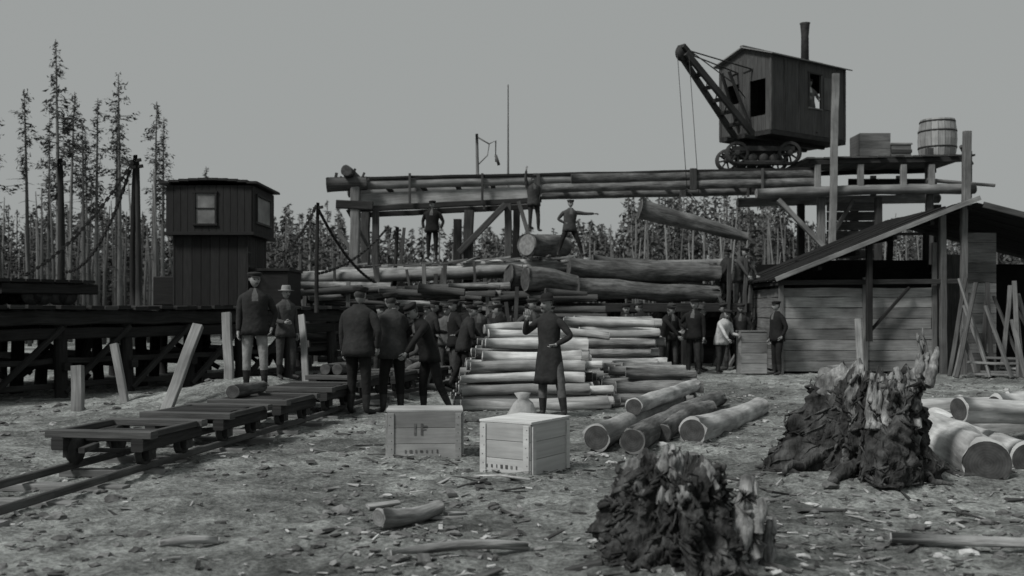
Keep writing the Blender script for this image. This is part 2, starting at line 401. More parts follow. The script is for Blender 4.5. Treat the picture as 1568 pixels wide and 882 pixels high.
    for i in range(len(prof)-1):
        for j in range(seg):
            q=(j+1)%seg; th=2*math.pi*(j+.5)/seg; fr=-math.sin(th); ax=abs(math.cos(th)); t=prof[i][0]
            vee = fr>0 and t>.3 and ax<(t-.25)*.8
            mb.face((rg[i][j],rg[i+1][j],rg[i+1][q],rg[i][q]),C[shirt] if vee else C[coat],smooth=True)
    child('coat',mb.mesh('coat'))
    hq=Quaternion((1,0,0),lean+nod)@Quaternion((0,0,1),headyaw)
    hp=T((0,-.012,.575)); hd=child('head',HEAD[beard],hp,hq); 
    if hatk: child('hat',hat(hatk,hatt),hp,hq)
    for p,f,s in wr:
        q=V((0,0,-1)).rotation_difference(f)@Quaternion((0,0,1),s*-1.2)
        child('hand',HAND[s],p+f*.0,q,1.05)
    return root

D=math.radians
PEOPLE=[
 dict(x=-4.07,y=16.2,h=1.84,yaw=D(15),arms=('down','pocket'),legs=('stand','relax'),coat='dark',trou='pale',hatt='dark',sub=2,headyaw=.3,bulk=1.08),
 dict(x=-3.92,y=17.7,h=1.60,yaw=D(40),arms=('bent','down'),coat='mid',trou='mid',hatk='brim',hatt='pale',sub=2),
 dict(x=-2.25,y=15.0,h=1.88,yaw=D(160),arms=('pocket','down'),coat='dark',trou='black',bulk=1.22,sub=2,legs=('stand','relax'),hatt='dark',nod=.15),
 dict(x=-1.80,y=15.5,h=1.84,yaw=D(215),arms=('down','bent'),coat='mid',trou='black',bulk=1.2,sub=2,hatt='dark',lean=.1),
 dict(x=-1.25,y=15.6,h=1.76,yaw=D(-60),arms=('reach','reach'),legs=('relax','back'),lean=.38,coat='black',trou='black',sub=2,nod=.2),
 dict(x=.55,y=15.0,h=1.80,yaw=D(-40),arms=('face','hip'),legs=('stand','wide'),coat='dark',trou='grey',long=True,hatk='bowler',sub=2,nod=.15,headyaw=-.3,shirt='dark'),
 dict(x=-2.35,y=20.5,h=1.7,yaw=D(30),arms=('down','bent')),dict(x=-1.75,y=21.4,yaw=D(120),arms=('bent','bent'),lean=.2),
 dict(x=-1.15,y=20.8,yaw=D(-70),arms=('down','hip'),coat='black'),dict(x=-.75,y=22.2,yaw=D(10),coat='mid',arms=('rest','rest')),
 dict(x=-.35,y=23.0,yaw=D(-30),arms=('hip','down'),coat='dark',h=1.8),dict(x=.15,y=22.8,yaw=D(80),arms=('reach','fwd'),lean=.3,coat='mid'),
 dict(x=.75,y=23.2,yaw=D(-20),coat='black',hatt='grey'),dict(x=-1.5,y=23.6,yaw=D(0),coat='grey',trou='mid'),
 dict(x=-.95,y=20.0,yaw=D(100),arms=('bent','reach'),lean=.25,legs=('relax','back'),coat='dark',h=1.72),dict(x=-.2,y=20.6,yaw=D(-120),coat='black',arms=('down','down')),
 dict(x=.4,y=21.2,yaw=D(30),coat='mid',arms=('hip','bent'),h=1.78),dict(x=-2.0,y=24.6,yaw=D(-50),coat='dark'),dict(x=-2.9,y=22.4,yaw=D(60),coat='black',arms=('bent','down')),
 dict(x=-.5,y=25.0,yaw=D(20),coat='grey',hatk='brim',hatt='mid'),dict(x=.95,y=24.6,yaw=D(-60),coat='dark',arms=('fwd','down')),dict(x=-1.1,y=25.6,yaw=D(160),coat='black'),
 dict(x=-1.55,y=19.0,yaw=D(-80),legs=('crouch','kneel'),lean=.35,arms=('reach','rest'),coat='mid'),
 dict(x=2.75,y=24.4,yaw=D(-20),coat='dark'),dict(x=3.6,y=24.6,yaw=D(70),coat='black',arms=('reach','bent'),lean=.3),
 dict(x=3.3,y=25.6,yaw=D(-150),arms=('bent','bent'),lean=.25,coat='black'),dict(x=3.95,y=25.6,yaw=D(20),coat='dark',hatt='mid',arms=('rest','rest')),
 dict(x=4.4,y=24.8,yaw=D(-30),arms=('hip','down'),coat='black'),dict(x=4.75,y=26.2,yaw=D(60),coat='dark',hatk='brim',hatt='mid'),
 dict(x=5.1,y=25.0,yaw=D(35),arms=('reach','bent'),lean=.32,legs=('relax','back'),coat='white',trou='dark',shirt='white',hatt='dark',sub=2),
 dict(x=5.55,y=26.4,yaw=D(-90),coat='mid'),dict(x=6.35,y=24.5,yaw=D(-70),arms=('down','pocket'),coat='black',trou='black',h=1.78),dict(x=5.95,y=26.6,yaw=D(-30),coat='dark'),
 dict(x=6.1,y=27.6,z=1.5,yaw=D(45),arms=('reach','reach'),lean=.3,coat='mid'),dict(x=5.9,y=28.6,z=1.5,yaw=D(100),coat='dark'),
 dict(x=-2.26,y=29.0,z=3.0,h=1.66,yaw=D(-10),arms=('pocket','pocket'),legs=('stand','stand'),coat='black',trou='black',bulk=1.15),
 dict(x=.62,y=29.3,z=3.80,h=1.62,yaw=D(20),arms=('up','bent'),legs=('stand','relax'),coat='mid',trou='dark',lean=.05),
 dict(x=1.63,y=29.0,z=3.08,h=1.66,yaw=D(8),arms=('hip','out'),legs=('lungeL','lungeL'),coat='mid',trou='black',side=.05),
]
rp_=random.Random(4)
for p in PEOPLE:
    if p['y']>18:
        p.setdefault('lean',rp_.uniform(0,.16)); p.setdefault('h',rp_.uniform(1.64,1.8)); p.setdefault('bulk',rp_.uniform(.95,1.12))
        p.setdefault('headyaw',rp_.uniform(-.6,.6)); p.setdefault('trou',rp_.choice(['dark','black','mid','grey'])); p.setdefault('arms',rp_.choice([('down','pocket'),('rest','down'),('hip','bent'),('back','down')]))
        p.setdefault('side',rp_.uniform(-.06,.06)); p.setdefault('hatt',rp_.choice(['black','dark','mid']))
    person(**p)

# ------------------------------------------------------------------ distant woods and trees
def conifer(h,start,w,seed,dens=1.0,needle=m_needle,trunk=m_trunk,size=.32):
    r=random.Random(seed); mb=MB()
    bx,by=r.uniform(-.3,.3),r.uniform(-.3,.3)
    ctr=lambda t:V((bx*t*t,by*t*t,h*t))
    mb.tube([ctr(i/8) for i in range(9)],[.15*(1-i/8)*h/13+.02 for i in range(9)],trunk,7)
    z=start
    while z<.995:
        t=(z-start)/(1-start)
        clump=.35+1.3*abs(noise.noise(V((z*16,seed,0))))*2
        reach=w*((1-t)**.95)*(.35+.65*min(1,t*3))*r.uniform(.4,1.1)*min(1.25,clump)+.07
        a=r.uniform(0,6.28); o=ctr(z); dz=-.35+.5*t
        P=lambda q:o+V((math.cos(a)*reach*q,math.sin(a)*reach*q,reach*(dz*q+.25*q*q)))
        mb.tube([P(q) for q in (0,.5,1)],[.03,.018,.006],trunk,3)
        n=int((5+reach*28)*dens); tn=r.random()
        for _ in range(n):
            q=r.uniform(.15,1.05)**.8
            p=P(q)+V((r.gauss(0,.09),r.gauss(0,.09),r.gauss(-.08,.08)))*(1+reach*.3)
            sz=size*r.uniform(.35,1.0)
            d1=V((r.gauss(math.cos(a),.6),r.gauss(math.sin(a),.6),r.gauss(-.35,.5))).normalized()*sz
            d2=V((r.gauss(0,1),r.gauss(0,1),r.gauss(0,1))).normalized()*sz*.38
            i=[mb.addv(p-d1*.5),mb.addv(p+d2),mb.addv(p+d1*.6)]
            mb.face(i,needle,None,tn*.6+r.random()*.4)
        z+=r.uniform(.005,.015)*(13/h)
    for _ in range(34):
        q=r.uniform(.2,start); a=r.uniform(0,6.28); o=ctr(q); L=r.uniform(.3,1.0)
        mb.tube([o,o+V((math.cos(a)*L,math.sin(a)*L,-.12))],[.02,.006],trunk,3)
    return mb.mesh('spruce_tree')
CM=[conifer(13,.48,1.75,3),conifer(13,.6,1.45,8,.9),conifer(13,.52,1.6,12,.9),conifer(13,.66,1.3,21),conifer(13,.56,1.7,33,.85)]
for i,(x,y,h,k) in enumerate([(-20.8,47,14.0,0),(-18.0,47,12.4,4),(-16.6,47.5,11.2,1),(-19.5,48,11.5,2),(-22.2,47,11.7,3),(-23.4,46,10.9,0),(-21.6,50,12.2,1),
     (-17.4,51,11.2,2),(-25.2,49,12.4,4),(-20.1,52,11.6,3),(-24.0,53,11.5,2),(-18.8,45,9.8,3),(-27,50,12,0),(-29,46,12,1),(-15.9,53,9.0,2),(-22.8,55,11,0)]):
    o=bpy.data.objects.new('spruce_tree',CM[k]); COL.objects.link(o); o.location=(x,y,0); s=h/13; o.scale=(s*.95,s*.95,s); o.rotation_euler=(0,0,i*1.7)
mb=MB()
for _ in range(110):
    x=R.uniform(-38,-13.5); y=R.uniform(43,60); h=R.uniform(4,8)
    mb.tube([(x,y,0),(x+R.uniform(-.1,.1),y,h*.5),(x+R.uniform(-.3,.3),y,h)],[.09,.07,.02],m_trunk,5)
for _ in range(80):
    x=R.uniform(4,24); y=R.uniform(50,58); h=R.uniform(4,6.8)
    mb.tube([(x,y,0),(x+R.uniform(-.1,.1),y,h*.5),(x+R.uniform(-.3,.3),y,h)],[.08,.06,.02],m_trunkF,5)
mb.finish('bare_tree_trunks')
mb=MB(); r=random.Random(5)
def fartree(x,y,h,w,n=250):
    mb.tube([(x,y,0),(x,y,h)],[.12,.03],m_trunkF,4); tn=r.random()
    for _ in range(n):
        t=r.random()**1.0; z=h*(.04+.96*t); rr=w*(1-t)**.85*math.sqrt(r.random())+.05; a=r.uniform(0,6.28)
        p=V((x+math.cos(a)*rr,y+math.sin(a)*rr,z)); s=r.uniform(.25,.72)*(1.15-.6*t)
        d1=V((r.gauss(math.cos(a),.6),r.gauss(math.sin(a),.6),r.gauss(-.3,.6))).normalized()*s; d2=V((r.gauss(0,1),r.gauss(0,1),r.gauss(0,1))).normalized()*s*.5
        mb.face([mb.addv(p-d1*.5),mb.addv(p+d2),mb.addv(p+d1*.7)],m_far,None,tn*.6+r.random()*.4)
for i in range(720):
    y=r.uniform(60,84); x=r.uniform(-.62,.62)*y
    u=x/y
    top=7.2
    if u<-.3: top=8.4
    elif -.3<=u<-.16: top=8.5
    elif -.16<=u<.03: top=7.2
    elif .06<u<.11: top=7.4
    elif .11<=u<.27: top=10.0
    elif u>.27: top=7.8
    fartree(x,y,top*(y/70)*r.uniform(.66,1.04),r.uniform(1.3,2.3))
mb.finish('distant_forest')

# ------------------------------------------------------------------ narrow gauge track
def railx(y): return -3.78+ (y-7.5)*.135 + .0035*(y-7.5)**2
mb=MB()
ys=[5+.8*i for i in range(26)]
for off in (0,-.72):
    for a,b in zip(ys[:-1],ys[1:]):
        mb.beam((railx(a)+off,a,.075+gz(railx(a),a)),(railx(b)+off,b,.075+gz(railx(b),b)),.045,.07,m_timberM,tone=.9,ch=.2)
for i in range(26):
    y=5+.8*i; x=railx(y)-.36
    mb.beam((x-.55+R.uniform(-.08,.08),y+R.uniform(-.05,.05)+.05,-.005+gz(x,y)),(x+.55+R.uniform(-.08,.08),y+R.uniform(-.05,.05)-.05,-.005+gz(x,y)),.14,.07,m_plank,jit=.01,tone=.7)
mb.finish('railway_track')
def cart(y,load=0,deck=0):
    x=railx(y)-.36; yaw=-math.atan((railx(y+.5)-railx(y-.5)))
    e=empty('rail_trolley',(x,y,gz(x,y)-.03),yaw)
    mb=MB(); zt=.33
    for sx in (-.40,.40): mb.beam((sx,-.60,zt),(sx,.60,zt),.12,.12,m_timber,tone=1)
    for sy in (-.52,.52): mb.beam((-.53,sy,zt+.09),(.53,sy,zt+.09),.14,.07,m_timberM,tone=.8)
    for sy in (-.2,.0,.2): mb.beam((-.35,sy,zt+.02),(.35,sy,zt+.02),.12,.07,m_timber)
    for sx in (-.46,.46): mb.beam((sx,-.44,zt+.09),(sx,.44,zt+.09),.06,.06,m_timberM,tone=.4)
    for q in range(deck): mb.beam((-.42+R.uniform(-.05,.05),-.38+.19*q,zt+.10),(.42+R.uniform(-.05,.05),-.38+.19*q+R.uniform(-.04,.04),zt+.10),.16,.04,m_timber)
    mb.beam((0,-.60,zt),(0,-.85,zt-.02),.06,.05,m_iron)
    mb.finish('frame',e)
    mb=MB()
    for sy in (-.38,.38):
        mb.lathe((-.44,sy,.25),(1,0,0),[(0,.022),(.88,.022)],m_iron,8)
        for sx in (-.36,.36):
            s=1 if sx>0 else -1
            mb.lathe((sx-s*.03,sy,.25),(s,0,0),[(0,.05),(0,.145),(.012,.15),(.014,.128),(.05,.125),(.055,.10),(.035,.09),(.035,.045),(.07,.04),(.07,.01)],m_iron,22,.8)
            mb.box((sx*1.13,sy,.25),(.06,.14,.14),m_iron)
    mb.finish('wheels',e)
    if load:
        mb=MB()
        for i in range(load):
            mb.log((-.25+.2*i,-.45,.54),(-.28+.2*i,.5,.54),.09,.08,m_bark,m_end)
        mb.finish('load',e)
for y,l,dk in ((10.1,0,0),(11.8,0,4),(13.4,1,3),(15.0,0,5),(16.6,2,4),(18.2,0,4),(20.2,2,4)): cart(y,l,dk)

# ------------------------------------------------------------------ crates
def crate(cx,cy,yaw,w,d,h,m,marks):
    e=empty('wooden_crate',(cx,cy,gfull(cx,cy)-.02),yaw); mb=MB(); n=3; bh=h/n
    for i in range(n):
        z=bh*(i+.5)+.01
        for sy in (-1,1): mb.box((0,sy*(d/2-.01),z),(w,.02,bh-.004),m,ch=.12)
        for sx in (-1,1): mb.box((sx*(w/2-.01)*1.002,0,z+.001),(.021,d-.042,bh-.005),m,ch=.12)
    k=4
    for i in range(k): mb.box((0,-d/2+d/k*(i+.5),h+.022),(w+.02,d/k-.004,.022),m,ch=.12,tone=.8)
    for sy in (-1,1):
        for sx in (-1,1): mb.box((sx*(w/2-.04),sy*(d/2+.007),h/2+.008),(.06,.014,h-.02),m,ch=.12,tone=.55)
    for sx in (-1,1):
        for sy in (-1,1): mb.box((sx*(w/2+.009),sy*(d/2-.05),h/2+.006),(.018,.06,h-.03),m,ch=.1,tone=.6)
    mb.box((0,0,h/2),(w-.06,d-.06,h-.02),m_dark)
    mb.finish('boards',e)
    mk=MB(); f=-d/2-.003
    if marks:
        for x0 in (-.10,-.03): mk.box((x0,f,h*.66),(.022,.006,.12),m_ink)
        mk.box((.0,f,h*.72),(.05,.006,.016),m_ink); mk.box((-.005,f,h*.66),(.035,.006,.014),m_ink)
    for i in range(7): mk.box((-.2+.055*i,f,h*.2),(R.uniform(.008,.028),.006,R.uniform(.02,.04)),m_ink)
    mk.finish('stencil_marks',e)
    nl=MB()
    for sx in (-1,1):
        for i in range(6): nl.lathe((sx*(w/2-.04)+R.uniform(-.015,.015),-d/2-.0135,h*(i+.5)/6),(0,-1,0),[(0,.005),(.003,.005)],m_iron,6)
    nl.finish('nails',e)
crate(-.93,10.95,D(4),.78,.5,.5,m_crate,True)
a=D(-32); 
crate(.17+ (-.56*math.cos(a)/2)+(-.75*math.sin(a)/2), 9.5+(.56*math.sin(-a)/2)+(.75*math.cos(a)/2),a,.56,.75,.50,m_crateW,False)
mb=MB(); mb.lathe((.11,11.0,gz(0,11)),(0,0,1),[(0,.10),(.05,.2),(.22,.21),(.4,.17),(.55,.11),(.6,.06),(.66,.09),(.67,.02)],m_canvas,18)
o=mb.finish('canvas_sack')
for v in o.data.vertices:
    v.co+=V((noise.noise(v.co*6),noise.noise(v.co*6+V((9,0,0))),0))*.04

# ------------------------------------------------------------------ log piles
def pile(x0,x1,y0,y1,rows,step,m,em,r=.095,shr=.0,skew=.10,xr=.3,pp=.65):
    mb=MB()
    for k in range(rows):
        y=y0+step*k
        while y<y1:
            rr=r*R.uniform(.72,1.12)
            sh=R.uniform(-xr,xr)
            a=x0+shr*k+sh+R.uniform(-.1,.1); b=x1-shr*k*.6+sh*.8+R.uniform(-.15,.15)
            z=r*1.0+k*r*1.80
            mm,ee=(m,em) if R.random()<pp else ((m_barkL,m_end) if R.random()<.85 else (m_bark,m_end))
            if R.random()<.5: a,b=b,a
            mb.log((a,y+R.uniform(-skew,skew),z+R.uniform(-.03,.03)),(b,y+R.uniform(-skew,skew),z+R.uniform(-.03,.03)),rr,rr*R.uniform(.7,.95),mm,ee,seg=14,rings=7,bend=.04,rough=.12)
            y+=r*2.05
    return mb
mb=pile(-.85,1.45,15.85,19.4,6,.27,m_peeled,m_endL,r=.098,shr=.09,skew=.08,xr=.18,pp=.75)
for p0,p1 in (((-.4,17.5,1.14),(1.0,17.8,1.18)),((.2,18.2,1.2),(1.7,17.9,1.1)),((-.5,18.6,1.2),(.8,18.9,1.25))):
    mb.log(p0,p1,.085,.07,m_peeled,m_endL,seg=14,rings=7,bend=.05,rough=.12)
mb.finish('log_pile')
pile(1.75,2.95,16.3,18.6,3,.3,m_barkL,m_endL,r=.11,xr=.2).finish('log_pile')
pile(1.2,3.0,20.3,22.4,7,.1,m_peeled,m_endL,r=.11,xr=.2).finish('log_pile')
for p0,p1,r0,r1,m in (((.93,11.25,.15),(2.6,16.0,.17),.15,.13,m_peeled),((1.31,11.15,.13),(3.3,16.3,.15),.14,.12,m_barkL),((2.08,11.8,.15),(3.6,14.9,.15),.16,.14,m_peeled),
    ((1.75,11.9,.12),(2.9,15.0,.13),.11,.10,m_barkL),((1.5,12.6,.36),(2.9,16.2,.36),.11,.1,m_peeled)):
    mb=MB(); mb.log(p0,p1,r0,r1,m,m_end,seg=22,bend=.05,rough=.12); mb.finish('felled_log')
for p0,p1,r0 in (((4.17,9.0,.20),(4.6,11.6,.24),.225),((4.78,9.5,.17),(5.1,12.4,.22),.16),((5.3,9.7,.2),(7.6,11.3,.25),.16),((4.5,10.3,.55),(7.0,11.0,.5),.13),
    ((5.0,11.6,.2),(8.5,12.4,.2),.16),((5.2,11.0,.5),(8.2,12.2,.5),.14),((4.4,12.4,.3),(7.4,13.2,.35),.13),((5.6,9.0,.18),(8.0,10.2,.2),.15),((6.0,12.4,.42),(9,12.0,.5),.15)):
    mb=MB(); mb.log(p0,p1,r0,r0*.85,m_peeled,m_end,seg=26,rings=14,bend=.06,rough=.13,tone=R.uniform(.4,1)); mb.finish('felled_log')
for p0,p1,r0 in (((-.95,7.35,.06),(-.55,7.75,.06),.07),((-.75,6.35,.03),(.1,6.6,.03),.035),((2.5,6.75,.05),(5.5,6.0,.05),.035),((2.6,9.1,.05),(4.6,13.5,.06),.05),
    ((4.4,15.4,.05),(7.4,16.2,.05),.05),((-2.3,6.7,.02),(-1.95,6.8,.02),.03)):
    mb=MB(); mb.log(p0,p1,r0,r0*.8,m_barkL,m_endL,seg=12,bend=.04,rough=.14,tone=1); mb.finish('fallen_pole')

# ------------------------------------------------------------------ loading stage (left trestle)
P0=V((-9.6,15.9,0)); P1=V((-3.6,24.5,0)); dv=(P1-P0); TL=dv.length; dv.normalize(); nv=V((-dv.y,dv.x,0))
def TP(t,d,z): return (P0+dv*t+nv*d+V((0,0,z)))
mb=MB(); e=empty('loading_trestle')
for d in (0,1.5,3.0,4.5): mb.beam(TP(-3,d,1.42),TP(TL,d,1.42),.24,.26,m_timber,jit=.02)
for d in (0,4.5): mb.beam(TP(-3,d,1.13),TP(TL,d,1.15),.2,.2,m_timber,jit=.02)
t=-3
while t<TL:
    mb.beam(TP(t,-.25+R.uniform(-.12,.06),1.6)+V((0,0,R.uniform(-.015,.015))),TP(t,4.8,1.6),.26,.07,m_timberM if R.random()<.3 else m_timber,jit=.01); t+=.30
mb.finish('deck',e)
mb=MB()
for t in np.arange(-2.6,TL,1.35):
    for d in (0,1.5,3.0,4.5): mb.log(TP(t,d,-.1),TP(t+R.uniform(-.12,.12),d,1.3),.12,.11,m_timber,m_timber,seg=10,tone=R.random())
    mb.beam(TP(t,-.2,.55),TP(t,4.6,.6),.14,.14,m_timber)
    if R.random()<.8: mb.beam(TP(t,-.1,.1),TP(t+1.3,-.1,1.25),.12,.08,m_timber)
for q in (.18,.62): mb.beam(TP(-3,.13,q),TP(TL,.13,q+.05),.1,.10,m_timber,jit=.02)
for i in range(22):
    t=R.uniform(-2,TL); d=R.uniform(.3,4.4); mb.beam(TP(t,d,R.uniform(0,.3)),TP(t+R.uniform(-1,1),d+R.uniform(-.5,.5),R.uniform(.6,1.3)),.12,.1,m_timberM if R.random()<.5 else m_timber)
mb.finish('posts_and_braces',e)
mb=MB()
for p0,p1,w in (((-6.62,15.6,-.05),(-6.66,15.7,.70),.17),((-6.2,16.4,0),(-6.45,16.6,1.0),.12),((-5.1,15.0,0),(-4.85,15.8,1.32),.16),((-4.75,17.2,.1),(-4.9,17.6,1.5),.15),((-3.5,17.4,.1),(-3.75,18.3,1.45),.11)):
    mb.beam(p0,p1,w,w*.7,m_plankL,up=(0,1,0),jit=.012,tone=.35)
mb.finish('prop_posts',e)
def wagon(t0,t1,d0,hh):
    e=empty('flat_wagon'); mb=MB()
    mb.beam(TP(t0,d0,1.95),TP(t1,d0,1.95),.2,.2,m_timber); mb.beam(TP(t0,d0+1.5,1.95),TP(t1,d0+1.5,1.95),.2,.2,m_timber)
    for q in np.arange(t0,t1,.28): mb.beam(TP(q,d0-.15,2.09),TP(q,d0+1.65,2.09),.25,.06,m_timber)
    mb.finish('bed',e); mb=MB()
    for q in (t0+.6,t0+1.1,t1-1.1,t1-.6):
        for dd in (d0,d0+1.5): 
            c=TP(q,dd,1.83); mb.lathe(c-nv*.05,nv,[(0,.06),(0,.2),(.03,.2),(.035,.17),(.08,.17),(.08,.04)],m_iron,18)
    mb.finish('wheels',e); mb=MB()
    if hh:
        for i in range(hh): mb.log(TP(t0+R.uniform(.1,.5),d0+.2+.3*i,2.26),TP(t1-R.uniform(.1,.5),d0+.2+.3*i,2.26),.14,.11,m_timberM,m_end,seg=10,bend=.04)
        mb.finish('load',e)
wagon(-2.2,1.9,1.0,4); wagon(2.2,4.1,1.0,0)
for nm,x,y,top,r_,lx in (('stake_pole',-8.83,20.0,4.5,.075,.0),('stake_pole',-7.48,20.2,4.6,.06,.05),('stake_pole',-7.3,20.0,4.45,.06,-.02),('stake_pole',-4.2,22.0,3.85,.05,.03),('stake_pole',-3.35,29,3.9,.07,.1),('stake_pole',-10.6,20.0,4.3,.06,.05)):
    mb=MB(); mb.log((x,y,1.5),(x+lx,y,top),r_,r_*.7,m_timber,m_timber,seg=9,bend=.05); mb.beam((x-.10+lx,y,top-.12),(x+.11+lx,y,top-.08),.06,.06,m_timber); mb.finish(nm)
def chain(p0,p1,sag,r=.026,n=44):
    mb=MB(); p0=V(p0);p1=V(p1); pts=[]
    for i in range(n+1):
        t=i/n; p=p0.lerp(p1,t); p.z-=sag*4*t*(1-t); pts.append(p)
    for i in range(n):
        a,b=pts[i],pts[i+1]; d=(b-a)*.32
        mb.beam(a-d*.3,b+d*.3,r*(2.6 if i%2 else 1),r*(1 if i%2 else 2.6),m_iron,up=(0,0,1),tone=.1)
    mb.finish('chain')
chain((-7.45,20.1,4.45),(-9.2,19.3,2.2),.28); chain((-10.6,19.9,4.2),(-9.1,19.2,2.2),.3); chain((-7.5,20.1,4.3),(-8.8,20,2.3),.55)
chain((-4.2,22,3.8),(-5.2,21.9,2.5),.2); chain((-4.2,22,3.8),(-3.2,24,2.2),.25); chain((-3.5,28.9,3.9),(-4.6,24,2.4),.25)
# ------------------------------------------------------------------ black cab / tower
e=empty('locomotive_cab',(-6.62,23.4,1.66)); mb=MB()
for i in range(8):
    mb.beam((-.72+.2*i+.0,-.85,0),(-.72+.2*i,-.85,1.65),.196,.04,m_black,up=(0,1,0),ch=.15)
    mb.beam((-.72+.2*i+.0,.85,0),(-.72+.2*i,.85,1.65),.196,.04,m_black,up=(0,1,0),ch=.15)
for i in range(8):
    for sx in (-.82,.80): mb.beam((sx,-.78+.21*i,0),(sx,-.78+.21*i,1.65),.04,.205,m_black,up=(0,1,0),ch=.15)
mb.finish('lower_body',e); mb=MB()
z0,z1=1.60,2.62; hx,hy=.93,1.0
def wall(mb,o,ax,L,zz0,zz1,openings,m,th=.04,bw=.155):
    ax=V(ax).normalized(); nrm=V((-ax.y,ax.x,0)); t=0
    while t<L-.001:
        w=min(bw,L-t); c=V(o)+ax*(t+w/2); segs=[(zz0,zz1)]
        for a,b,c0,c1 in openings:
            if t+w>a+.01 and t<b-.01: segs=[(zz0,c0),(c1,zz1)]
        for s0,s1 in segs: 
            if s1-s0>.02: mb.beam(c+V((0,0,s0)),c+V((0,0,s1)),w-.004,th,m,up=nrm,ch=.12,tone=R.uniform(.35,.65))
        t+=w
def window(mb,o,ax,a,b,c0,c1,fm,bars=1):
    ax=V(ax).normalized(); o=V(o); nrm=V((-ax.y,ax.x,0)); P=lambda t,z:o+ax*t+V((0,0,z))
    mb.beam(P(a-.04,c0-.02),P(b+.04,c0-.02),.085,.05,fm); mb.beam(P(a-.04,c1+.02),P(b+.04,c1+.02),.08,.05,fm)
    for t in (a,b): mb.beam(P(t,c0+.006),P(t,c1-.006),.045,.078,fm,up=nrm)
    if bars: mb.beam(P(a+.024,(c0+c1)/2),P(b-.024,(c0+c1)/2),.04,.03,fm); 
    mb.beam(P(a+.02,(c0+c1)/2),P(b-.02,(c0+c1)/2),.008,(c1-c0),m_pane,ch=0)
wall(mb,(-hx,-hy,0),(1,0,0),2*hx,z0,z1,[(.62,1.0,1.78,2.45)],m_black)
wall(mb,(-hx,hy,0),(1,0,0),2*hx,z0,z1,[(.62,1.0,1.78,2.45)],m_black)
wall(mb,(hx,-hy,0),(0,1,0),2*hy,z0,z1,[(.3,1.6,1.85,2.42)],m_black)
wall(mb,(-hx,-hy,0),(0,1,0),2*hy,z0,z1,[(.3,1.6,1.85,2.42)],m_black)
mb.box((0,0,z0-.03),(2*hx+.1,2*hy+.1,.07),m_black); mb.finish('upper_body',e); mb=MB()
window(mb,(-hx,-hy-.02,0),(1,0,0),.62,1.08,1.78,2.45,m_black,1); window(mb,(hx+.02,-hy,0),(0,1,0),.3,1.6,1.85,2.42,m_timberM,0)
window(mb,(-hx,hy+.02,0),(1,0,0),.62,1.08,1.78,2.45,m_black,0); window(mb,(-hx-.02,-hy,0),(0,1,0),.3,1.6,1.85,2.42,m_black,0)
mb.finish('windows',e); mb=MB()
n=10
for i in range(n):
    x0=-1.06+2.12*i/n; zz=lambda x: 2.66+.09*(1-(x/1.06)**2)
    mb.beam(((x0+x0+2.12/n)/2,-1.12,zz(x0+1.06/n)),((x0+x0+2.12/n)/2,1.12,zz(x0+1.06/n)),2.12/n+.01,.05,m_black,up=(0,0,1),ch=.02,tone=.9)
mb.lathe((.1,.2,2.7),(0,0,1),[(0,.09),(.12,.09),(.12,.11),(.16,.11)],m_black,12); mb.finish('roof',e); mb=MB()
mb.box((1.25,0,.38),(.8,1.4,.76),m_black); mb.box((1.25,0,.79),(.88,1.5,.06),m_black); mb.box((-1.1,0,.32),(.5,1.3,.64),m_black)
mb.beam((1.6,-.72,.76),(1.6,-.72,1.0),.05,.05,m_black); mb.beam((.8,-.8,.1),(.8,-.8,1.6),.04,.04,m_iron)
for i in range(4): mb.box((.88,-.9,.25+.3*i),(.02,.3,.03),m_iron)
mb.finish('bonnet_and_ladder',e)

# ------------------------------------------------------------------ log stage behind and timber under it
e=empty('log_ramp'); mb=MB()
for x in np.arange(-6,6.2,1.5):
    for y in (28.4,30.0,31.3): mb.log((x+R.uniform(-.1,.1),y,-.1),(x+R.uniform(-.1,.1),y,2.15),.13,.11,m_timber,m_timber,seg=9)
    mb.beam((x,28.1,2.2),(x,31.6,2.2),.2,.2,m_timber); 
    mb.beam((x,28.3,.3),(x+1.4,28.3,2.0),.1,.12,m_timber)
for z in (.8,1.5): mb.beam((-6.2,28.35,z),(6.2,28.35,z+.1),.1,.2,m_timber,jit=.03)
mb.finish('supports',e); mb=MB()
for i in range(11):
    y=28.3+.3*i; x0=-6.1+R.uniform(-.5,.9); x1=5.9+R.uniform(-.8,.3)
    if i<2: x1=R.uniform(.2,1.2)
    rr=R.uniform(.11,.17)
    mb.log((x0,y,2.46+R.uniform(-.05,.07)),(x1,y+R.uniform(-.1,.1),2.46+(x1-x0)*.038),rr,rr*.8,m_barkL if R.random()<.7 else m_peeled,m_endL,seg=12,bend=.08,rough=.1)
for x0,x1,z0 in ((-4.2,-.6,2.72),(-1.4,2.5,2.86),(-2.6,1.0,2.8),(-5.2,-1.9,2.66)):
    mb.log((x0,28.5+R.random(),z0),(x1,28.9+R.random(),z0+.12),.11,.09,m_peeled,m_endL,seg=12,bend=.06)
for i in range(22):
    x=R.uniform(-5,1); z=2.66+(x+6)*.038
    mb.beam((x,28.3+R.random(),z+R.uniform(0,.1)),(x+R.uniform(.3,1.2),28.4+R.random(),z+R.uniform(.05,.2)),R.uniform(.04,.12),.05,m_barkL if R.random()<.6 else m_timberM)
mb.finish('long_logs',e); mb=MB()
for i in range(120):
    x=R.uniform(-6,1.0); y=R.uniform(25.8,28.2); z=R.uniform(.1,2.2); a=R.uniform(-.12,.12)
    mb.log((x,y,z),(x+R.uniform(1.0,2.6),y+R.uniform(-.25,.25),z+a),R.uniform(.06,.14),R.uniform(.05,.12),m_timberM if R.random()<.8 else m_barkL,m_end,seg=9,rings=3)
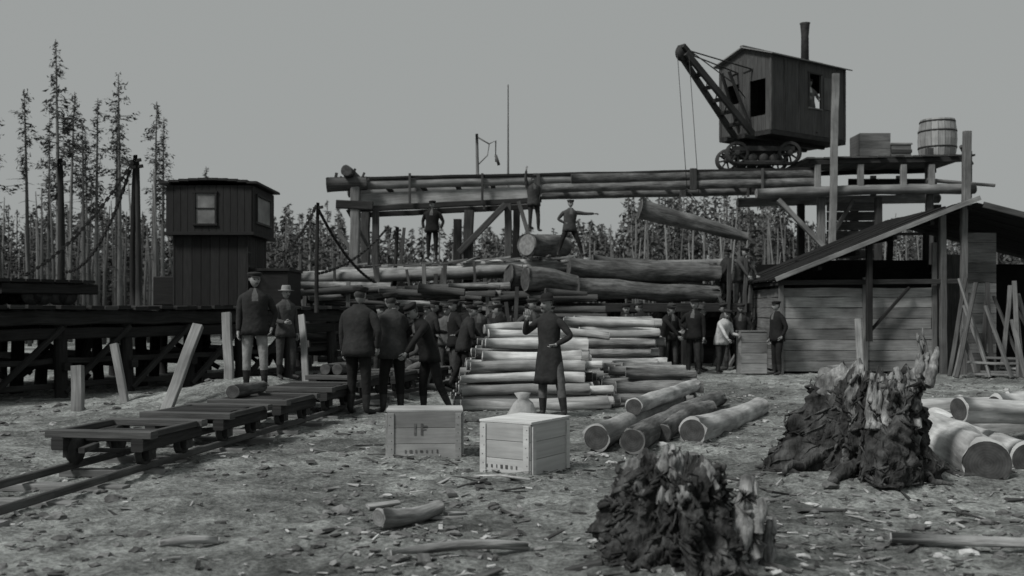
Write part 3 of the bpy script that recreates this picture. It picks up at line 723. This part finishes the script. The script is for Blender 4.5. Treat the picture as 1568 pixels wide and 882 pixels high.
for i in range(16):
    x=R.uniform(-5.5,5.5); y=R.uniform(25.5,28); mb.beam((x,y,0),(x+R.uniform(-.3,.3),y+.2,R.uniform(1.5,2.8)),.1,.07,m_timberM if R.random()<.7 else m_plank)
for i in range(8):
    x=-5.6+i*.9+R.uniform(-.25,.25); mb.beam((x,28.0,2.0),(x+R.uniform(-.15,.15),28.0,R.uniform(2.6,3.1)),.07,.07,m_timberM)
mb.finish('stacked_timber',e)
e=empty('log_wagon'); mb=MB()
for i,(x0,x1,y,z,r0) in enumerate(((1.75,5.6,27.6,2.05,.27),(1.9,5.75,28.2,2.08,.28),(1.55,5.7,27.9,2.62,.25),(1.9,5.3,28.7,2.2,.28),(2.2,5.5,28.5,2.78,.22),(.35,1.7,27.3,2.3,.33),(-.1,1.2,27.9,2.35,.36))):
    mb.log((x0,y-.25,z+.08),(x1,y+.25,z-.06),r0,r0*.82,m_bark,m_end,seg=22,rings=14,bend=.07,rough=.13,tone=.85+.15*R.random())
mb.finish('logs',e); mb=MB()
for y in (27.4,28.8): mb.beam((-.2,y,1.62),(6.4,y,1.62),.16,.24,m_timber)
for x in (0,1.3,3,4.6,6.1): mb.beam((x,27.1,1.42),(x,29.1,1.42),.2,.18,m_timber); mb.beam((x,27.25,0),(x,27.25,1.32),.18,.18,m_timber); mb.beam((x,28.95,0),(x,28.95,1.32),.18,.18,m_timber)
for x in (5.75,6.2): mb.beam((x,27.3,1.5),(x+.05,27.3,2.95),.1,.1,m_timberM,jit=.02)
for i in range(14): mb.beam((R.uniform(5.5,7.5),R.uniform(27.5,29),0),(R.uniform(5.5,7.5),R.uniform(27.5,29),R.uniform(1.5,3.0)),.1,.08,m_timberM if R.random()<.6 else m_plank)
mb.beam((-.2,28.9,.7),(6.4,28.9,.7),.05,1.3,m_timber); mb.finish('underframe',e)
mb=MB(); mb.log((.42,28.6,3.38),(1.5,29.9,3.42),.33,.31,m_barkL,m_endL,seg=28,rings=8,rough=.1); mb.finish('sawn_log')

# ------------------------------------------------------------------ gantry
e=empty('log_gantry'); mb=MB()
for dy in (0,1.9):
    y=31.3+dy
    mb.log((-5.3,y,5.36),(2.0,y,5.56),.15,.14,m_plankL,m_end,seg=12,bend=.03,tone=.3); mb.log((1.8,y-.05,5.56),(9.3,y,5.72),.19,.18,m_bark,m_end,seg=12,bend=.03,tone=.9)
    mb.log((.6,y-.1,5.25),(9.3,y-.1,5.45),.14,.14,m_barkL,m_end,seg=12,bend=.02,tone=.1)
    mb.beam((-5.0,y,4.62),(.9,y,4.92),.2,.16,m_timber,jit=.01); mb.beam((-4.9,y+.04,4.93),(.8,y+.04,5.15),.05,.36,m_plankL,tone=.75)
    mb.beam((-5.35,y-.12,5.55),(9.3,y-.1,5.86),.12,.08,m_timber,jit=.01)
    for x in (-3.1,-.9,.75,5.5,7.6): mb.beam((x,y-.24,4.8 if x<1 else 5.2),(x,y-.24,5.85 if x>1 else 5.7),.07 if x not in (.75,5.5) else .2,.1,m_timberM,up=(0,1,0))
for x in np.arange(-5.0,9.2,1.1): mb.beam((x,31.2,5.50+x*.023-.02),(x,33.3,5.50+x*.023-.02),.14,.1,m_timber)
mb.log((-4.95,30.6,5.72),(-4.95,33.9,5.72),.17,.16,m_timberM,m_end,seg=12)
mb.log((-5.6,31.0,5.35),(-4.4,31.05,5.4),.22,.2,m_timberM,m_end); mb.beam((-5.3,30.9,4.75),(-4.2,30.9,4.7),.2,.25,m_timber)
for i in range(8): mb.beam((-5.4+.12*i,30.95,5.2),(-5.3+.14*i,30.95,R.uniform(5.5,5.9)),.08,.06,m_timberM)
mb.finish('beams',e); mb=MB()
for x,y,w,zt,m in ((-4.78,31.0,.28,5.3,m_plank),(-4.78,33.2,.28,5.3,m_timberM),(-4.2,31.2,.2,4.6,m_timberM),(-.15,31.2,.22,4.8,m_timberM),(.1,33.2,.22,4.8,m_timber),(-1.35,31.3,.3,4.6,m_timberM),(-1.8,33.2,.26,4.5,m_timber)):
    mb.beam((x,y,0),(x+.04,y,zt),w,w,m,jit=.02)
mb.beam((-1.6,31.0,3.3),(-.2,31.0,4.75),.2,.18,m_timberM); mb.beam((.75,31.05,3.0),(.2,31.05,4.85),.14,.12,m_plank); mb.beam((-5.3,31.0,4.0),(-4.2,31.0,2.4),.1,.12,m_plank)
mb.beam((-4.1,31.2,3.0),(-5.0,31.1,4.6),.1,.1,m_timberM); mb.beam((-3.4,30.4,1.9),(-3.2,30.4,4.0),.09,.07,m_timberM)
mb.finish('trestle_legs',e)
mb=MB()
for y in (31.0,33.6):
    mb.log((7.4,y,5.08),(14.0,y,5.22),.15,.15,m_plankL,m_endL,seg=12,bend=.05,tone=.2)
    mb.beam((9.0,y,6.02),(13.9,y,6.12),.12,.14,m_timber,jit=.01); 
    for x in (9.25,10.55,11.85,12.7): mb.beam((x,y,5.22),(x,y,5.96),.18,.12,m_plankL,tone=.3,up=(0,1,0))
for x in np.arange(9.0,13.9,.27): mb.beam((x,30.9+R.uniform(-.1,.05),6.14+(x-9)*.02),(x,33.8,6.14+(x-9)*.02),.25,.05,m_timberM)
mb.beam((12.9,31.1,5.3),(13.9,31.1,5.35),.1,.12,m_timber)
mb.beam((11,33.5,5.6),(13.9,33.5,5.6),.04,.5,m_timber)
for x,z0,z1,w in ((9.45,0,5.0,.22),(12.75,3.6,6.5,.2),(13.9,0,6.4,.24),(11.2,0,5.0,.2),(12.75,0,3.6,.2)): mb.beam((x,31.3,z0),(x,31.3,z1),w,w,m_plank if w!=.2 else m_timberM,jit=.01)
for x in (9.45,11.2,13.9): mb.beam((x,33.5,0),(x,33.5,5.0),.22,.22,m_timber)
mb.beam((8.05,31.0,4.9),(9.45,31.0,3.45),.16,.14,m_plankL); mb.beam((10.4,31.2,4.9),(9.6,31.2,3.6),.1,.12,m_timberM)
for z in np.arange(.3,4.9,.3): mb.beam((9.9,32.2,z),(11.5,32.3,z+.02),.28,.05,m_timberM,up=(0,1,0))
for i,z in enumerate((3.9,4.2)): mb.beam((11.4,31.8,z),(13.9,31.8,z+.05),.08,.09,m_timber)
mb.finish('platform',e)
mb=MB(); mb.beam((9.58,30.75,1.2),(9.72,30.75,8.65),.20,.14,m_plankL,up=(0,1,0),jit=.012,tone=.3); mb.finish('guy_post')
mb=MB(); mb.beam((13.55,30.6,1.2),(13.6,30.6,6.9),.22,.18,m_plank,up=(0,1,0),jit=.012); mb.finish('guy_post')
mb=MB(); mb.log((14.0,31.2,6.0),(13.55,30.9,6.5),.07,.06,m_plank,m_end); mb.log((12.6,31.1,5.5),(14.7,31.2,5.35),.06,.05,m_plank,m_end); mb.finish('loose_pole')
def barrel(x,y,z,r_,h,m,name='barrel'):
    e=empty(name,(x,y,z)); mb=MB(); n=18
    for j in range(n):
        th=2*math.pi*j/n; prof=[(0,.88),(.25,.97),(.5,1.0),(.75,.97),(1,.88)]; tn=R.random()*.7+.2
        c0,c1=th-.165,th+.165
        for k in range(4):
            q=[(prof[k],c0),(prof[k],c1),(prof[k+1],c1),(prof[k+1],c0)]
            mb.face([mb.addv((math.cos(c)*r_*pr[1],math.sin(c)*r_*pr[1],pr[0]*h)) for pr,c in q],m,[(k*.2,j),(k*.2,j+.1),(k*.2+.2,j+.1),(k*.2+.2,j)],tn)
    mb.lathe((0,0,.03),(0,0,1),[(0,r_*.86),(h-.08,r_*.86)],m,18)
    mb.finish('staves',e); mb=MB()
    for t in (.06,.3,.7,.94):
        rr=r_*(1-.12*(2*t-1)**2)+.006; mb.lathe((0,0,t*h-.02),(0,0,1),[(0,rr-.01),(0,rr+.004),(.045,rr+.004),(.045,rr-.01)],m_iron,24,cap=False)
    mb.finish('hoops',e)
barrel(13.25,31.9,6.22,.58,1.25,m_plankL,'water_barrel')
# boarded bin beside the shack
mb=MB()
for i in range(4): mb.box((5.85,24.75,.14+.25*i),(.62,.03,.24),m_plankL); mb.box((5.85,25.25,.14+.25*i),(.62,.03,.24),m_plankL)
for sx in (-1,1): mb.box((5.85+sx*.31,25.0,.52),(.03,.47,1.0),m_plankL)
mb.box((5.85,25.0,1.04),(.66,.56,.03),m_plankL); mb.finish('wooden_bin')
mb=MB(); 
for i in range(3): mb.box((11.2,31.6,6.42+.24*i),(.95,.03,.23),m_plank); mb.box((11.2,32.5,6.42+.24*i),(.95,.03,.23),m_plank)
for sx in (-1,1): mb.box((11.2+sx*.46,32.05,6.66),(.03,.88,.70),m_plank)
mb.box((11.2,32.05,6.32),(.95,.9,.04),m_plank); mb.finish('wooden_box')
mb=MB(); mb.box((12.0,31.8,6.45),(.6,.5,.42),m_plank); mb.box((12.0,31.8,6.68),(.66,.56,.05),m_plank); mb.box((12.0,31.54,6.45),(.64,.03,.1),m_timberM); mb.finish('wooden_box')

# ------------------------------------------------------------------ crane
BZ=6.0; CX,CY=8.0,32.15
e=empty('steam_crane',(CX,CY,BZ)); mb=MB(); off=-.3
for sy in (-.75,.75):
    L=.80
    for sx in (-L,L):   # spoked road wheels
        o=V((sx+off,sy-.10,.36)); mb.lathe(o,(0,1,0),[(0,.27),(0,.36),(.2,.36),(.2,.27)],m_iron,28,.8,cap=False); mb.lathe(o+V((0,.01,0)),(0,1,0),[(0,.27),(.18,.27)],m_iron,28,.2,cap=False)
        mb.lathe(o-V((0,.03,0)),(0,1,0),[(0,.04),(0,.09),(.26,.09),(.26,.04)],m_iron,14,.9)
        for q in range(8):
            a=q*math.pi/4+.2; mb.beam(o+V((math.cos(a)*.07,.09,math.sin(a)*.07)),o+V((math.cos(a)*.29,.09,math.sin(a)*.29)),.05,.05,m_iron,tone=.9)
    for sx in (-.33,0,.33): mb.lathe((sx+off,sy-.12,.2),(0,1,0),[(0,.02),(0,.14),(.24,.14),(.24,.02)],m_iron,16)
    mb.beam((off-.95,sy,.5),(off+.95,sy,.5),.14,.16,m_iron); mb.beam((off-.6,sy,.10),(off+.6,sy,.10),.26,.06,m_iron)
    mb.beam((off-.8,sy+.02,.04),(off+.8,sy+.02,.04),.3,.06,m_timber)
mb.box((off,0,.46),(1.3,1.3,.2),m_iron); mb.lathe((off*.5,0,.5),(0,0,1),[(0,.6),(.06,.62),(.1,.5),(.45,.5)],m_iron,28)
mb.finish('wheels_and_truck',e)
SUPZ=.26
sup=empty('superstructure',(0,0,SUPZ)); sup.parent=e
ang=math.atan2(-.59,-.81); sup.rotation_euler=(0,0,ang)
hw=1.0; xf=1.0; xb=-2.55; ze=3.0; zr=3.34
mb=MB(); mb.box(((xf+xb)/2,0,.66),(xf-xb+.1,2*hw+.05,.14),m_iron)
for sy in (-.35,.35): mb.beam((xb+.2,sy,.56),(xf+.5,sy,.56),.12,.12,m_iron)
mb.finish('bedplate',sup); mb=MB()
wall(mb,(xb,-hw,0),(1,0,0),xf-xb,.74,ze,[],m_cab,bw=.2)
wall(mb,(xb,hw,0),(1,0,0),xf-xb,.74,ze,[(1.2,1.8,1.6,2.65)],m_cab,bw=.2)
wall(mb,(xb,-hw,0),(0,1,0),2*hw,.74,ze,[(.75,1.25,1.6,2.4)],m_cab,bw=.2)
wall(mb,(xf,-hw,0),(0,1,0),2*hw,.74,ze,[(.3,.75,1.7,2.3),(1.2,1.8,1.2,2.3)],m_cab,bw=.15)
for x in (xb,xf):
    for i in range(10):
        y=-hw+2*hw*(i+.5)/10; zt=zr-(zr-ze)*abs(y)/hw
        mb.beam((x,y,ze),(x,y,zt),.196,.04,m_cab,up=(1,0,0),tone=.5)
    for sy in (-1,1): mb.beam((x,sy*hw,.7),(x,sy*hw,ze+.02),.09,.09,m_timberM)
mb.box(((xf+xb)/2,0,.78),(xf-xb-.1,2*hw-.1,.05),m_dark)
mb.finish('cabin_walls',sup); mb=MB()
for sy,ops in ((1,((1.2,1.8),)),):
    for a,b in ops:
        P=lambda t,z:V((xb+t,sy*(hw+.015),z))
        mb.beam(P(a-.05,1.57),P(b+.05,1.57),.08,.05,m_plank); mb.beam(P(a-.05,2.67),P(b+.05,2.67),.08,.05,m_timberM)
        for t in (a,b): mb.beam(P(t,1.6),P(t,2.64),.05,.078,m_timberM,up=(0,1,0))
mb.beam((xb+.82,hw+.035,1.6),(xb+.82,hw+.035,2.6),.5,.02,m_plank,up=(0,1,0),tone=.0)
mb.beam((xb+2.25,hw+.03,.8),(xb+2.25,hw+.03,2.9),.06,.02,m_timberM,up=(0,1,0)); mb.beam((xb+2.95,hw+.03,.8),(xb+2.95,hw+.03,2.9),.06,.02,m_timberM,up=(0,1,0))
mb.finish('window_frames',sup); mb=MB()
ov=.18
for sy in (-1,1):
    sl=V((0,sy*hw,ze))-V((0,0,zr)); sl.normalize()
    for i in range(7):
        c=V((0,0,zr+.03))+sl*(.18*i+.09); x0=xb-ov;x1=xf+ov; up=V((0,sy*(zr-ze),hw)).normalized()
        mb.beam(V((x0,c.y,c.z)),V((x1,c.y,c.z)),.176,.035,m_roof,up=up,tone=.5+.2*R.random())
mb.beam((xb-ov,0,zr+.06),(xf+ov,0,zr+.06),.12,.05,m_roof); mb.finish('roof',sup); mb=MB()
mb.lathe((-1.55,.25,3.0),(0,0,1),[(0,.13),(1.1,.12),(1.45,.15),(1.5,.17),(1.5,.10)],m_iron,16); mb.finish('chimney',sup); mb=MB()
mb.lathe((-1.9,-.4,.8),(0,0,1),[(0,.4),(1.5,.4),(1.8,.3),(2.2,.13)],m_iron,18); mb.lathe((.3,-.5,1.1),(0,1,0),[(0,.05),(0,.35),(.05,.35),(.05,.2),(.9,.2),(.9,.35),(1,.35),(1,.05)],m_iron,18); mb.finish('boiler_and_winch',sup); mb=MB()
bp=V((1.05,0,.65)); bt=V((3.7,0,2.80))
for sy in (-1,1):
    mb.beam(bp+V((0,sy*.36,0)),bt+V((0,sy*.12,0)),.10,.20,m_timberM,ch=.1)
for t in (.15,.3,.45,.6,.75,.88):
    c=bp.lerp(bt,t); w=.36-.24*t; mb.beam(c-V((0,w,0)),c+V((0,w,0)),.06,.12,m_iron)
for t in np.arange(.1,.85,.15):
    c=bp.lerp(bt,t);c2=bp.lerp(bt,t+.15); mb.beam(c-V((0,.34-.24*t,0)),c2+V((0,.34-.24*t,0)),.03,.04,m_iron)
mb.lathe(bt+V((.04,-.07,.0)),(0,1,0),[(0,.04),(0,.22),(.03,.22),(.05,.18),(.09,.18),(.11,.22),(.14,.22),(.14,.04)],m_iron,22)
mb.box(bt+V((-.1,0,.06)),(.5,.3,.14),m_timberM,tilt=(0,-.6)); mb.finish('boom',sup); mb=MB()
for sy in (-.3,.3): mb.tube([bt+V((0,sy*.3,.1)),V((1.0,sy,2.65))],.022,m_iron,5); mb.beam((xf,sy,2.65),(xf+.35,sy*.8,2.5),.06,.06,m_iron)
mb.tube([bt+V((-.1,0,.2)),V((1.5,.0,2.2)),V((.4,0,1.4))],.018,m_iron,5); mb.beam((1.0,.25,.8),(1.9,.15,2.5),.08,.08,m_timberM)
mb.beam((1.0,-.25,.8),(1.9,-.15,2.5),.08,.08,m_timberM)
mb.finish('stays',sup)
rotm=Matrix.Rotation(ang,3,'Z'); tip=V((CX,CY,BZ+SUPZ))+rotm@(bt+V((.24,0,0)))
e2=empty('hoisted_log'); mb=MB(); a=V((3.7,29.6,4.48)); b=V((6.85,29.9,3.68))
mb.log(a,b,.28,.15,m_barkL,m_end,seg=22,rings=14,bend=.08,rough=.13,tone=.0); mb.finish('log',e2); mb=MB()
c=a.lerp(b,.44); mb.tube([tip,c+V((0,0,.9))],.010,m_iron,5); mb.tube([tip+V((.34,0,-.1)),c+V((.34,0,.8))],.010,m_iron,5)
mb.tube([c+V((0,0,.95)),c+V((-.55,0,.42))],.012,m_iron,5); mb.tube([c+V((0,0,.95)),c+V((.55,0,.2))],.012,m_iron,5); mb.finish('sling',e2)
wp=V((CX,CY,0))+rotm@V((xb+1.5,.80,0))
person(x=wp.x,y=wp.y,z=BZ+SUPZ+.81,h=1.72,yaw=D(10),coat='grey',trou='dark',arms=('bent','rest'),hatt='dark',shirt='white',name='crane_operator')
mb=MB(); mb.log((-1.05,31.4,5.4),(-1.08,31.4,6.95),.05,.04,m_plank,m_end,seg=8); mb.tube([(-1.05,31.4,6.85),(-.7,31.4,6.65),(-.5,31.4,6.75),(-.5,31.4,6.1)],.025,m_plank,5)
mb.tube([(-1.05,31.4,6.0),(-.75,31.4,6.3),(-.7,31.4,6.65)],.02,m_plank,5); mb.tube([(-.5,31.4,6.3),(-.4,31.4,6.0)],.05,m_timberM,6); mb.finish('rigging_mast')
mb=MB(); mb.log((-.12,31.6,5.3),(-.12,31.6,8.5),.035,.015,m_plank,m_end,seg=8); mb.finish('mast_pole')

# ------------------------------------------------------------------ shack
e=empty('timber_shack'); mb=MB()
X0,X1,YF,YB=6.6,10.25,25.0,30.0
def hb(o,ax,L,z0,z1,m,bh=.26):
    z=z0; ax=V(ax)
    while z<z1-.02:
        q=min(bh,z1-z); a=V(o)+V((0,0,z+q/2)); mb.beam(a,a+ax*L*R.uniform(.98,1.01),.035,q-.012,m,jit=.009,tone=R.uniform(.1,.9)); z+=q
hb((X0,YF,0),(1,0,0),2.0,.05,2.1,m_plankL); hb((X0+2.03,YF,0),(1,0,0),1.62,.05,2.1,m_plankL)
hb((X0,YF+.05,0),(0,1,0),YB-YF,.05,2.1,m_plank); hb((X0,YB,0),(1,0,0),9,.05,2.9,m_dark); hb((X0+1,YF+2.5,0),(1,0,0),3.6,.05,2.9,m_dark);  # rear wall and partition carry the interior shade in their colour
mb.finish('walls',e); mb=MB()
for x in (X0-.04,X0+2.01,X0+3.7): mb.beam((x,YF-.035,0),(x,YF-.035,2.35 if x<9 else 3.2),.12,.07,m_plank)
mb.beam((8.58,24.6,.8),(8.58,24.6,3.15),.14,.12,m_timber,up=(0,1,0)); mb.beam((8.35,24.5,0),(8.3,24.6,1.35),.14,.1,m_plankL,up=(0,1,0))
mb.beam((8.62,24.75,1.0),(9.6,24.75,2.1),.1,.06,m_timber)
for x,y,zt in ((10.45,24.8,3.85),(10.9,24.7,4.05),(11.0,29.9,4.0),(14.6,25.0,3.2),(12.0,29.8,3.8),(8.6,29.8,3.0)): mb.beam((x,y,0),(x+R.uniform(-.05,.05),y,zt),.15,.14,m_plank if y<28 else m_timberM,jit=.015)
mb.beam((X0-.1,24.8,2.22),(11.0,24.8,2.25),.1,.12,m_timberM); mb.finish('posts',e); mb=MB()
def slope(xa,za,xb_,zb_,y0,y1,m):
    y=y0
    while y<y1:
        mb.beam((xa+R.uniform(-.06,.06),y,za),(xb_+R.uniform(-.05,.05),y,zb_),.24,.04,m,jit=.004,tone=.2); y+=.245
slope(6.35,2.28,11.05,4.18,24.4,30.2,m_dark)  # roof boards coloured near-black for the shade on their underside
mb.beam((6.25,24.27,2.28),(11.1,24.27,4.22),.04,.11,m_plankL,tone=.3)
slope(11.1,4.1,15.8,2.9,24.5,30.2,m_timber); mb.beam((11.2,24.33,4.06),(15.9,24.33,2.86),.05,.14,m_timberM)
for i in range(6): mb.beam((6.5+.9*i,24.6,2.2+.364*i),(6.5+.9*i,30,2.2+.364*i),.1,.1,m_timber)
mb.finish('roof',e); mb=MB()
mb.beam((11.55,26.6,0),(11.55,26.6,3.0),1.0,.05,m_plank,up=(0,1,0)); 
for z in np.arange(.1,3.4,.25): mb.beam((11.25,25.4,z),(12.0,25.4,z),.05,.24,m_plank)
mb.beam((12.0,29.0,1.4),(15.8,29.0,1.4),.05,2.8,m_dark,ch=0)  # back sheet coloured near-black in place of the open bay's shade
for i in range(18):
    x=R.uniform(10.3,12.4); y=R.uniform(23.4,24.5); a=R.uniform(-.9,.9); L=R.uniform(1.4,3.0)
    mb.beam((x+a*.8,y-.5,.03),(x,y,L*R.uniform(.6,1)),.10,.05,m_plank if R.random()<.55 else m_timberM,jit=.01)
for i in range(8): mb.beam((10.3+R.random()*2,23.5,.1+.05*i),(11.5+R.random()*2,23.2,.08+.05*i),.12,.05,m_plankL,jit=.02)
mb.finish('leaning_boards',e)
mb=MB()
for z in (0,.22,.44): mb.box((12.4,23.9,.12+z),(.6,.5,.2),m_plankL)
mb.finish('wooden_box')
mb=MB(); mb.log((6.5,21.2,.2),(6.85,21.5,.22),.2,.19,m_barkL,m_endL,seg=18); mb.finish('sawn_block')

# ------------------------------------------------------------------ stumps
def stump(name,cx,cy,rb,rt,h,seed,top_amp,lean=(0,0),roots=10,splints=(),shape=1.7):
    r=random.Random(seed); mb=MB(); nT,nZ=170,56; rg=[]; sd=seed*7.3
    z0=gfull(cx,cy)-.06
    tops=[]
    for j in range(nT):
        th=2*math.pi*j/nT
        tops.append(h*(1-top_amp*.3)+h*top_amp*(.8*noise.noise(V((math.cos(th)*1.5+sd,math.sin(th)*1.5,0)))+.38*noise.noise(V((math.cos(th)*6+sd,math.sin(th)*6,3)))+.16*noise.noise(V((math.cos(th)*16+sd,math.sin(th)*16,3)))))
    def surf(th,t):
        c,s=math.cos(th),math.sin(th)
        lobe=1+.26*noise.noise(V((c*1.5+sd,s*1.5,5)))*2
        rr=(rt+(rb-rt)*(1-t)**shape)*lobe
        rr*=1+.22*noise.noise(V((c*3.2+sd,s*3.2,t*2.2)))+.20*noise.noise(V((c*8+sd,s*8,t*4.5)))+.13*noise.noise(V((c*18,s*18+sd,t*10)))+.08*noise.noise(V((c*36,s*36+sd,t*22)))
        return rr
    for i in range(nZ+1):
        t=i/nZ; row=[]
        for j in range(nT):
            th=2*math.pi*j/nT; rr=surf(th,t)*(1-.25*max(0,t-.85)/.15)
            row.append(mb.addv((math.cos(th)*rr+lean[0]*t*h,math.sin(th)*rr+lean[1]*t*h,tops[j]*t)))
        rg.append(row)
    for i in range(nZ):
        for j in range(nT):
            k=(j+1)%nT; nn=noise.noise(V((j*.12,i*.05,sd)))+(i/nZ-.78)*1.2
            mb.face((rg[i][j],rg[i][k],rg[i+1][k],rg[i+1][j]),m_splint if nn>.12 else m_root,None,.2+.8*abs(noise.noise(V((j*.25,i*.2,sd)))),True)
    top=rg[-1]; inner=[]
    for q in top:
        x,y,z=mb.v[q]; x-=lean[0]*h; y-=lean[1]*h; inner.append(mb.addv((x*.55+lean[0]*h,y*.55+lean[1]*h,z*.72)))
    for j in range(nT):
        k=(j+1)%nT; mb.face((top[j],top[k],inner[k],inner[j]),m_root,None,.4,False)
    mb.face(inner,m_root,None,.3)
    e=empty(name,(cx,cy,z0)); mb.finish('trunk_base',e); mb=MB()
    for i in range(roots*46):
        th=r.uniform(0,6.28); t=r.random(); pts=[]; dth=r.uniform(-.10,.10); dt=-r.uniform(.02,.05); bulge=r.uniform(.97,1.03)
        for q in range(5):
            if t<.01: t=.01
            rr=surf(th,t)*bulge+.012*math.sin(q*math.pi/4)
            pts.append(V((math.cos(th)*rr+lean[0]*t*h,math.sin(th)*rr+lean[1]*t*h,max(.01,h*t*.92))))
            th+=dth*r.uniform(.2,1.4); t+=dt*r.uniform(.3,1.3)
        w=r.uniform(.005,.02); mb.tube(pts,[w*.6,w,w*.9,w*.6,w*.3],m_root,5,tone=r.random(),rough=.25)
    for i in range(roots):
        th=2*math.pi*i/roots+r.uniform(-.3,.3); p=V((math.cos(th)*rb*.6,math.sin(th)*rb*.6,h*.16)); pts=[p]; L=r.uniform(.4,.8)*rb
        for q in range(7):
            p=p+V((math.cos(th)*L/6,math.sin(th)*L/6,-h*.035))+V((r.gauss(0,.03),r.gauss(0,.03),r.gauss(0,.02))); pts.append(V((p.x,p.y,max(.02,p.z))))
        w=rb*r.uniform(.07,.13); mb.tube(pts,[w*q for q in (1,1,.9,.85,.7,.55,.4,.15)],m_root,9,tone=r.random(),rough=.22)
    mb.finish('roots',e); mb=MB()
    for p0,p1,w,tp in splints:
        p0=V(p0);p1=V(p1); n=7
        for s in range(7):
            o=V((r.gauss(0,w*.36),r.gauss(0,w*.2),0)); f=r.uniform(.65,1.0)
            pts=[p0+o+(p1-p0)*f*q/n+V((r.gauss(0,w*.06),r.gauss(0,w*.06),0)) for q in range(n+1)]
            ww=w*r.uniform(.25,.42); mb.tube(pts,[ww*k for k in (1,1,.98,.95,.9,.8,.6,tp)],m_splint,8,tone=r.uniform(.5,1),rough=.15)
    mb.finish('splinters',e)
stump('tree_stump',1.05,6.25,.42,.27,.66,3,.36,(-.08,0),11,(((.25,-.30,-.02),(.36,-.2,.56),.18,.5),((-.10,-.2,.38),(-.06,-.1,.72),.10,.4),((.44,-.16,-.02),(.48,-.08,.30),.10,.5)),1.3)
stump('uprooted_stump',3.2,9.35,.66,.42,1.0,9,.34,(.14,0),13,(((.10,-.56,.32),(.14,-.44,.98),.17,.5),((-.08,-.52,.45),(-.02,-.40,.95),.10,.4),((.45,-.2,.8),(.58,-.1,1.16),.12,.3),((.55,-.1,.9),(.50,-.05,1.34),.06,.3)),1.5)

# ------------------------------------------------------------------ debris
mb=MB(); r=random.Random(11)
def sliver(x,y,L,w,m):
    z=gfull(x,y); a=r.uniform(0,3.14); d=V((math.cos(a),math.sin(a),r.gauss(0,.15)))*L/2; o=V((x,y,z+.012))
    mb.beam(o-d,o+d,w,w*.35,m,ch=.2,tone=r.random(),taper=r.uniform(.3,1),up=(r.gauss(0,.2),r.gauss(0,.2),1))
for i in range(8500):
    y=4.6+ (r.random()**1.6)*18; x=r.uniform(-.56,.56)*y
    cl=noise.noise(V((x*.7,y*.7,1)))
    if cl<-.05 and r.random()<.7: continue
    if x<-1.0 and r.random()<.6: continue
    sliver(x,y,r.uniform(.02,.09)*(1 if r.random()<.94 else 2.2),r.uniform(.008,.034),m_chip if r.random()<.6 else m_bark)
mb.finish('wood_chips')
mb=MB()
for i in range(2300):
    y=4.6+(r.random()**1.4)*20; x=r.uniform(-.55,.55)*y
    if noise.noise(V((x*.6+9,y*.6,4)))<-.1: continue
    z=gfull(x,y); s=r.uniform(.012,.045); big=r.random()<.07
    if big: s*=1.7
    sd=r.random()*99
    bm=bmesh.new(); bmesh.ops.create_icosphere(bm,subdivisions=2 if s>.035 else 1,radius=s)
    ids=[mb.addv(V((x,y,z+s*.15))+V((v.co.x*1.3,v.co.y,v.co.z*.55))*(1+.8*noise.noise(v.co*(1.3/s)+V((sd,0,0))))) for v in bm.verts]
    tn=r.random()
    for f in bm.faces: mb.face([ids[v.index] for v in f.verts],m_clod if (tn<.9 or big) else m_chip,None,tn)
    bm.free()
mb.finish('clods_and_stones')
mb=MB()
for i in range(60):
    y=r.uniform(4.8,15); x=r.uniform(-.15,.56)*y; z=gfull(x,y); a=r.uniform(0,3.14); L=r.uniform(.2,.7)
    d=V((math.cos(a),math.sin(a),0))*L; w=r.uniform(.006,.016)
    mb.tube([(x,y,z+w),(V((x,y,z+w*2))+d*.5+V((r.gauss(0,.02),r.gauss(0,.02),.01)))[:],(V((x,y,z+w))+d)[:]],[w,w*.8,w*.4],m_bark if r.random()<.5 else m_chip,5)
for i in range(110):
    y=r.uniform(5,13); x=r.uniform(-.2,.56)*y
    sliver(x,y,r.uniform(.12,.38),r.uniform(.04,.09),m_barkL if r.random()<.6 else m_bark)
mb.finish('branches_and_bark_slabs')

# ------------------------------------------------------------------ sky, sun, camera
w=bpy.data.worlds.new('World'); scene.world=w; w.use_nodes=True; n=w.node_tree.nodes; l=w.node_tree.links
bg=n['Background']; sk=n.new('ShaderNodeTexSky'); sk.sky_type='NISHITA'; sk.sun_disc=False
SE,SA=D(48),D(-128)
sk.sun_elevation=SE; sk.sun_rotation=SA; sk.dust_density=4
bw=n.new('ShaderNodeRGBToBW'); l.new(sk.outputs[0],bw.inputs[0])
mx=n.new('ShaderNodeMix'); mx.data_type='RGBA'; mx.inputs[0].default_value=.93; mx.inputs[7].default_value=(3.42,3.58,3.53,1)
l.new(bw.outputs[0],mx.inputs[6]); l.new(mx.outputs[2],bg.inputs['Color']); bg.inputs['Strength'].default_value=.1
sl=bpy.data.lights.new('sun','SUN'); sl.energy=2.9; sl.angle=D(13); sl.color=(1,.99,.97)
so=bpy.data.objects.new('sun',sl); COL.objects.link(so)
sd=V((math.sin(SA)*math.cos(SE),math.cos(SA)*math.cos(SE),math.sin(SE)))
so.rotation_euler=sd.to_track_quat('Z','Y').to_euler()
cam=bpy.data.cameras.new('camera'); cam.lens=36; cam.sensor_width=36; cam.shift_y=.0217; cam.clip_end=2000; cam.clip_start=.05
cam.dof.use_dof=True; cam.dof.focus_distance=12; cam.dof.aperture_fstop=1.8
co=bpy.data.objects.new('camera',cam); COL.objects.link(co); co.location=(0,0,1.55); co.rotation_euler=(D(90),0,0); scene.camera=co
scene.view_settings.view_transform='Standard'; scene.view_settings.look='None'; scene.view_settings.exposure=0
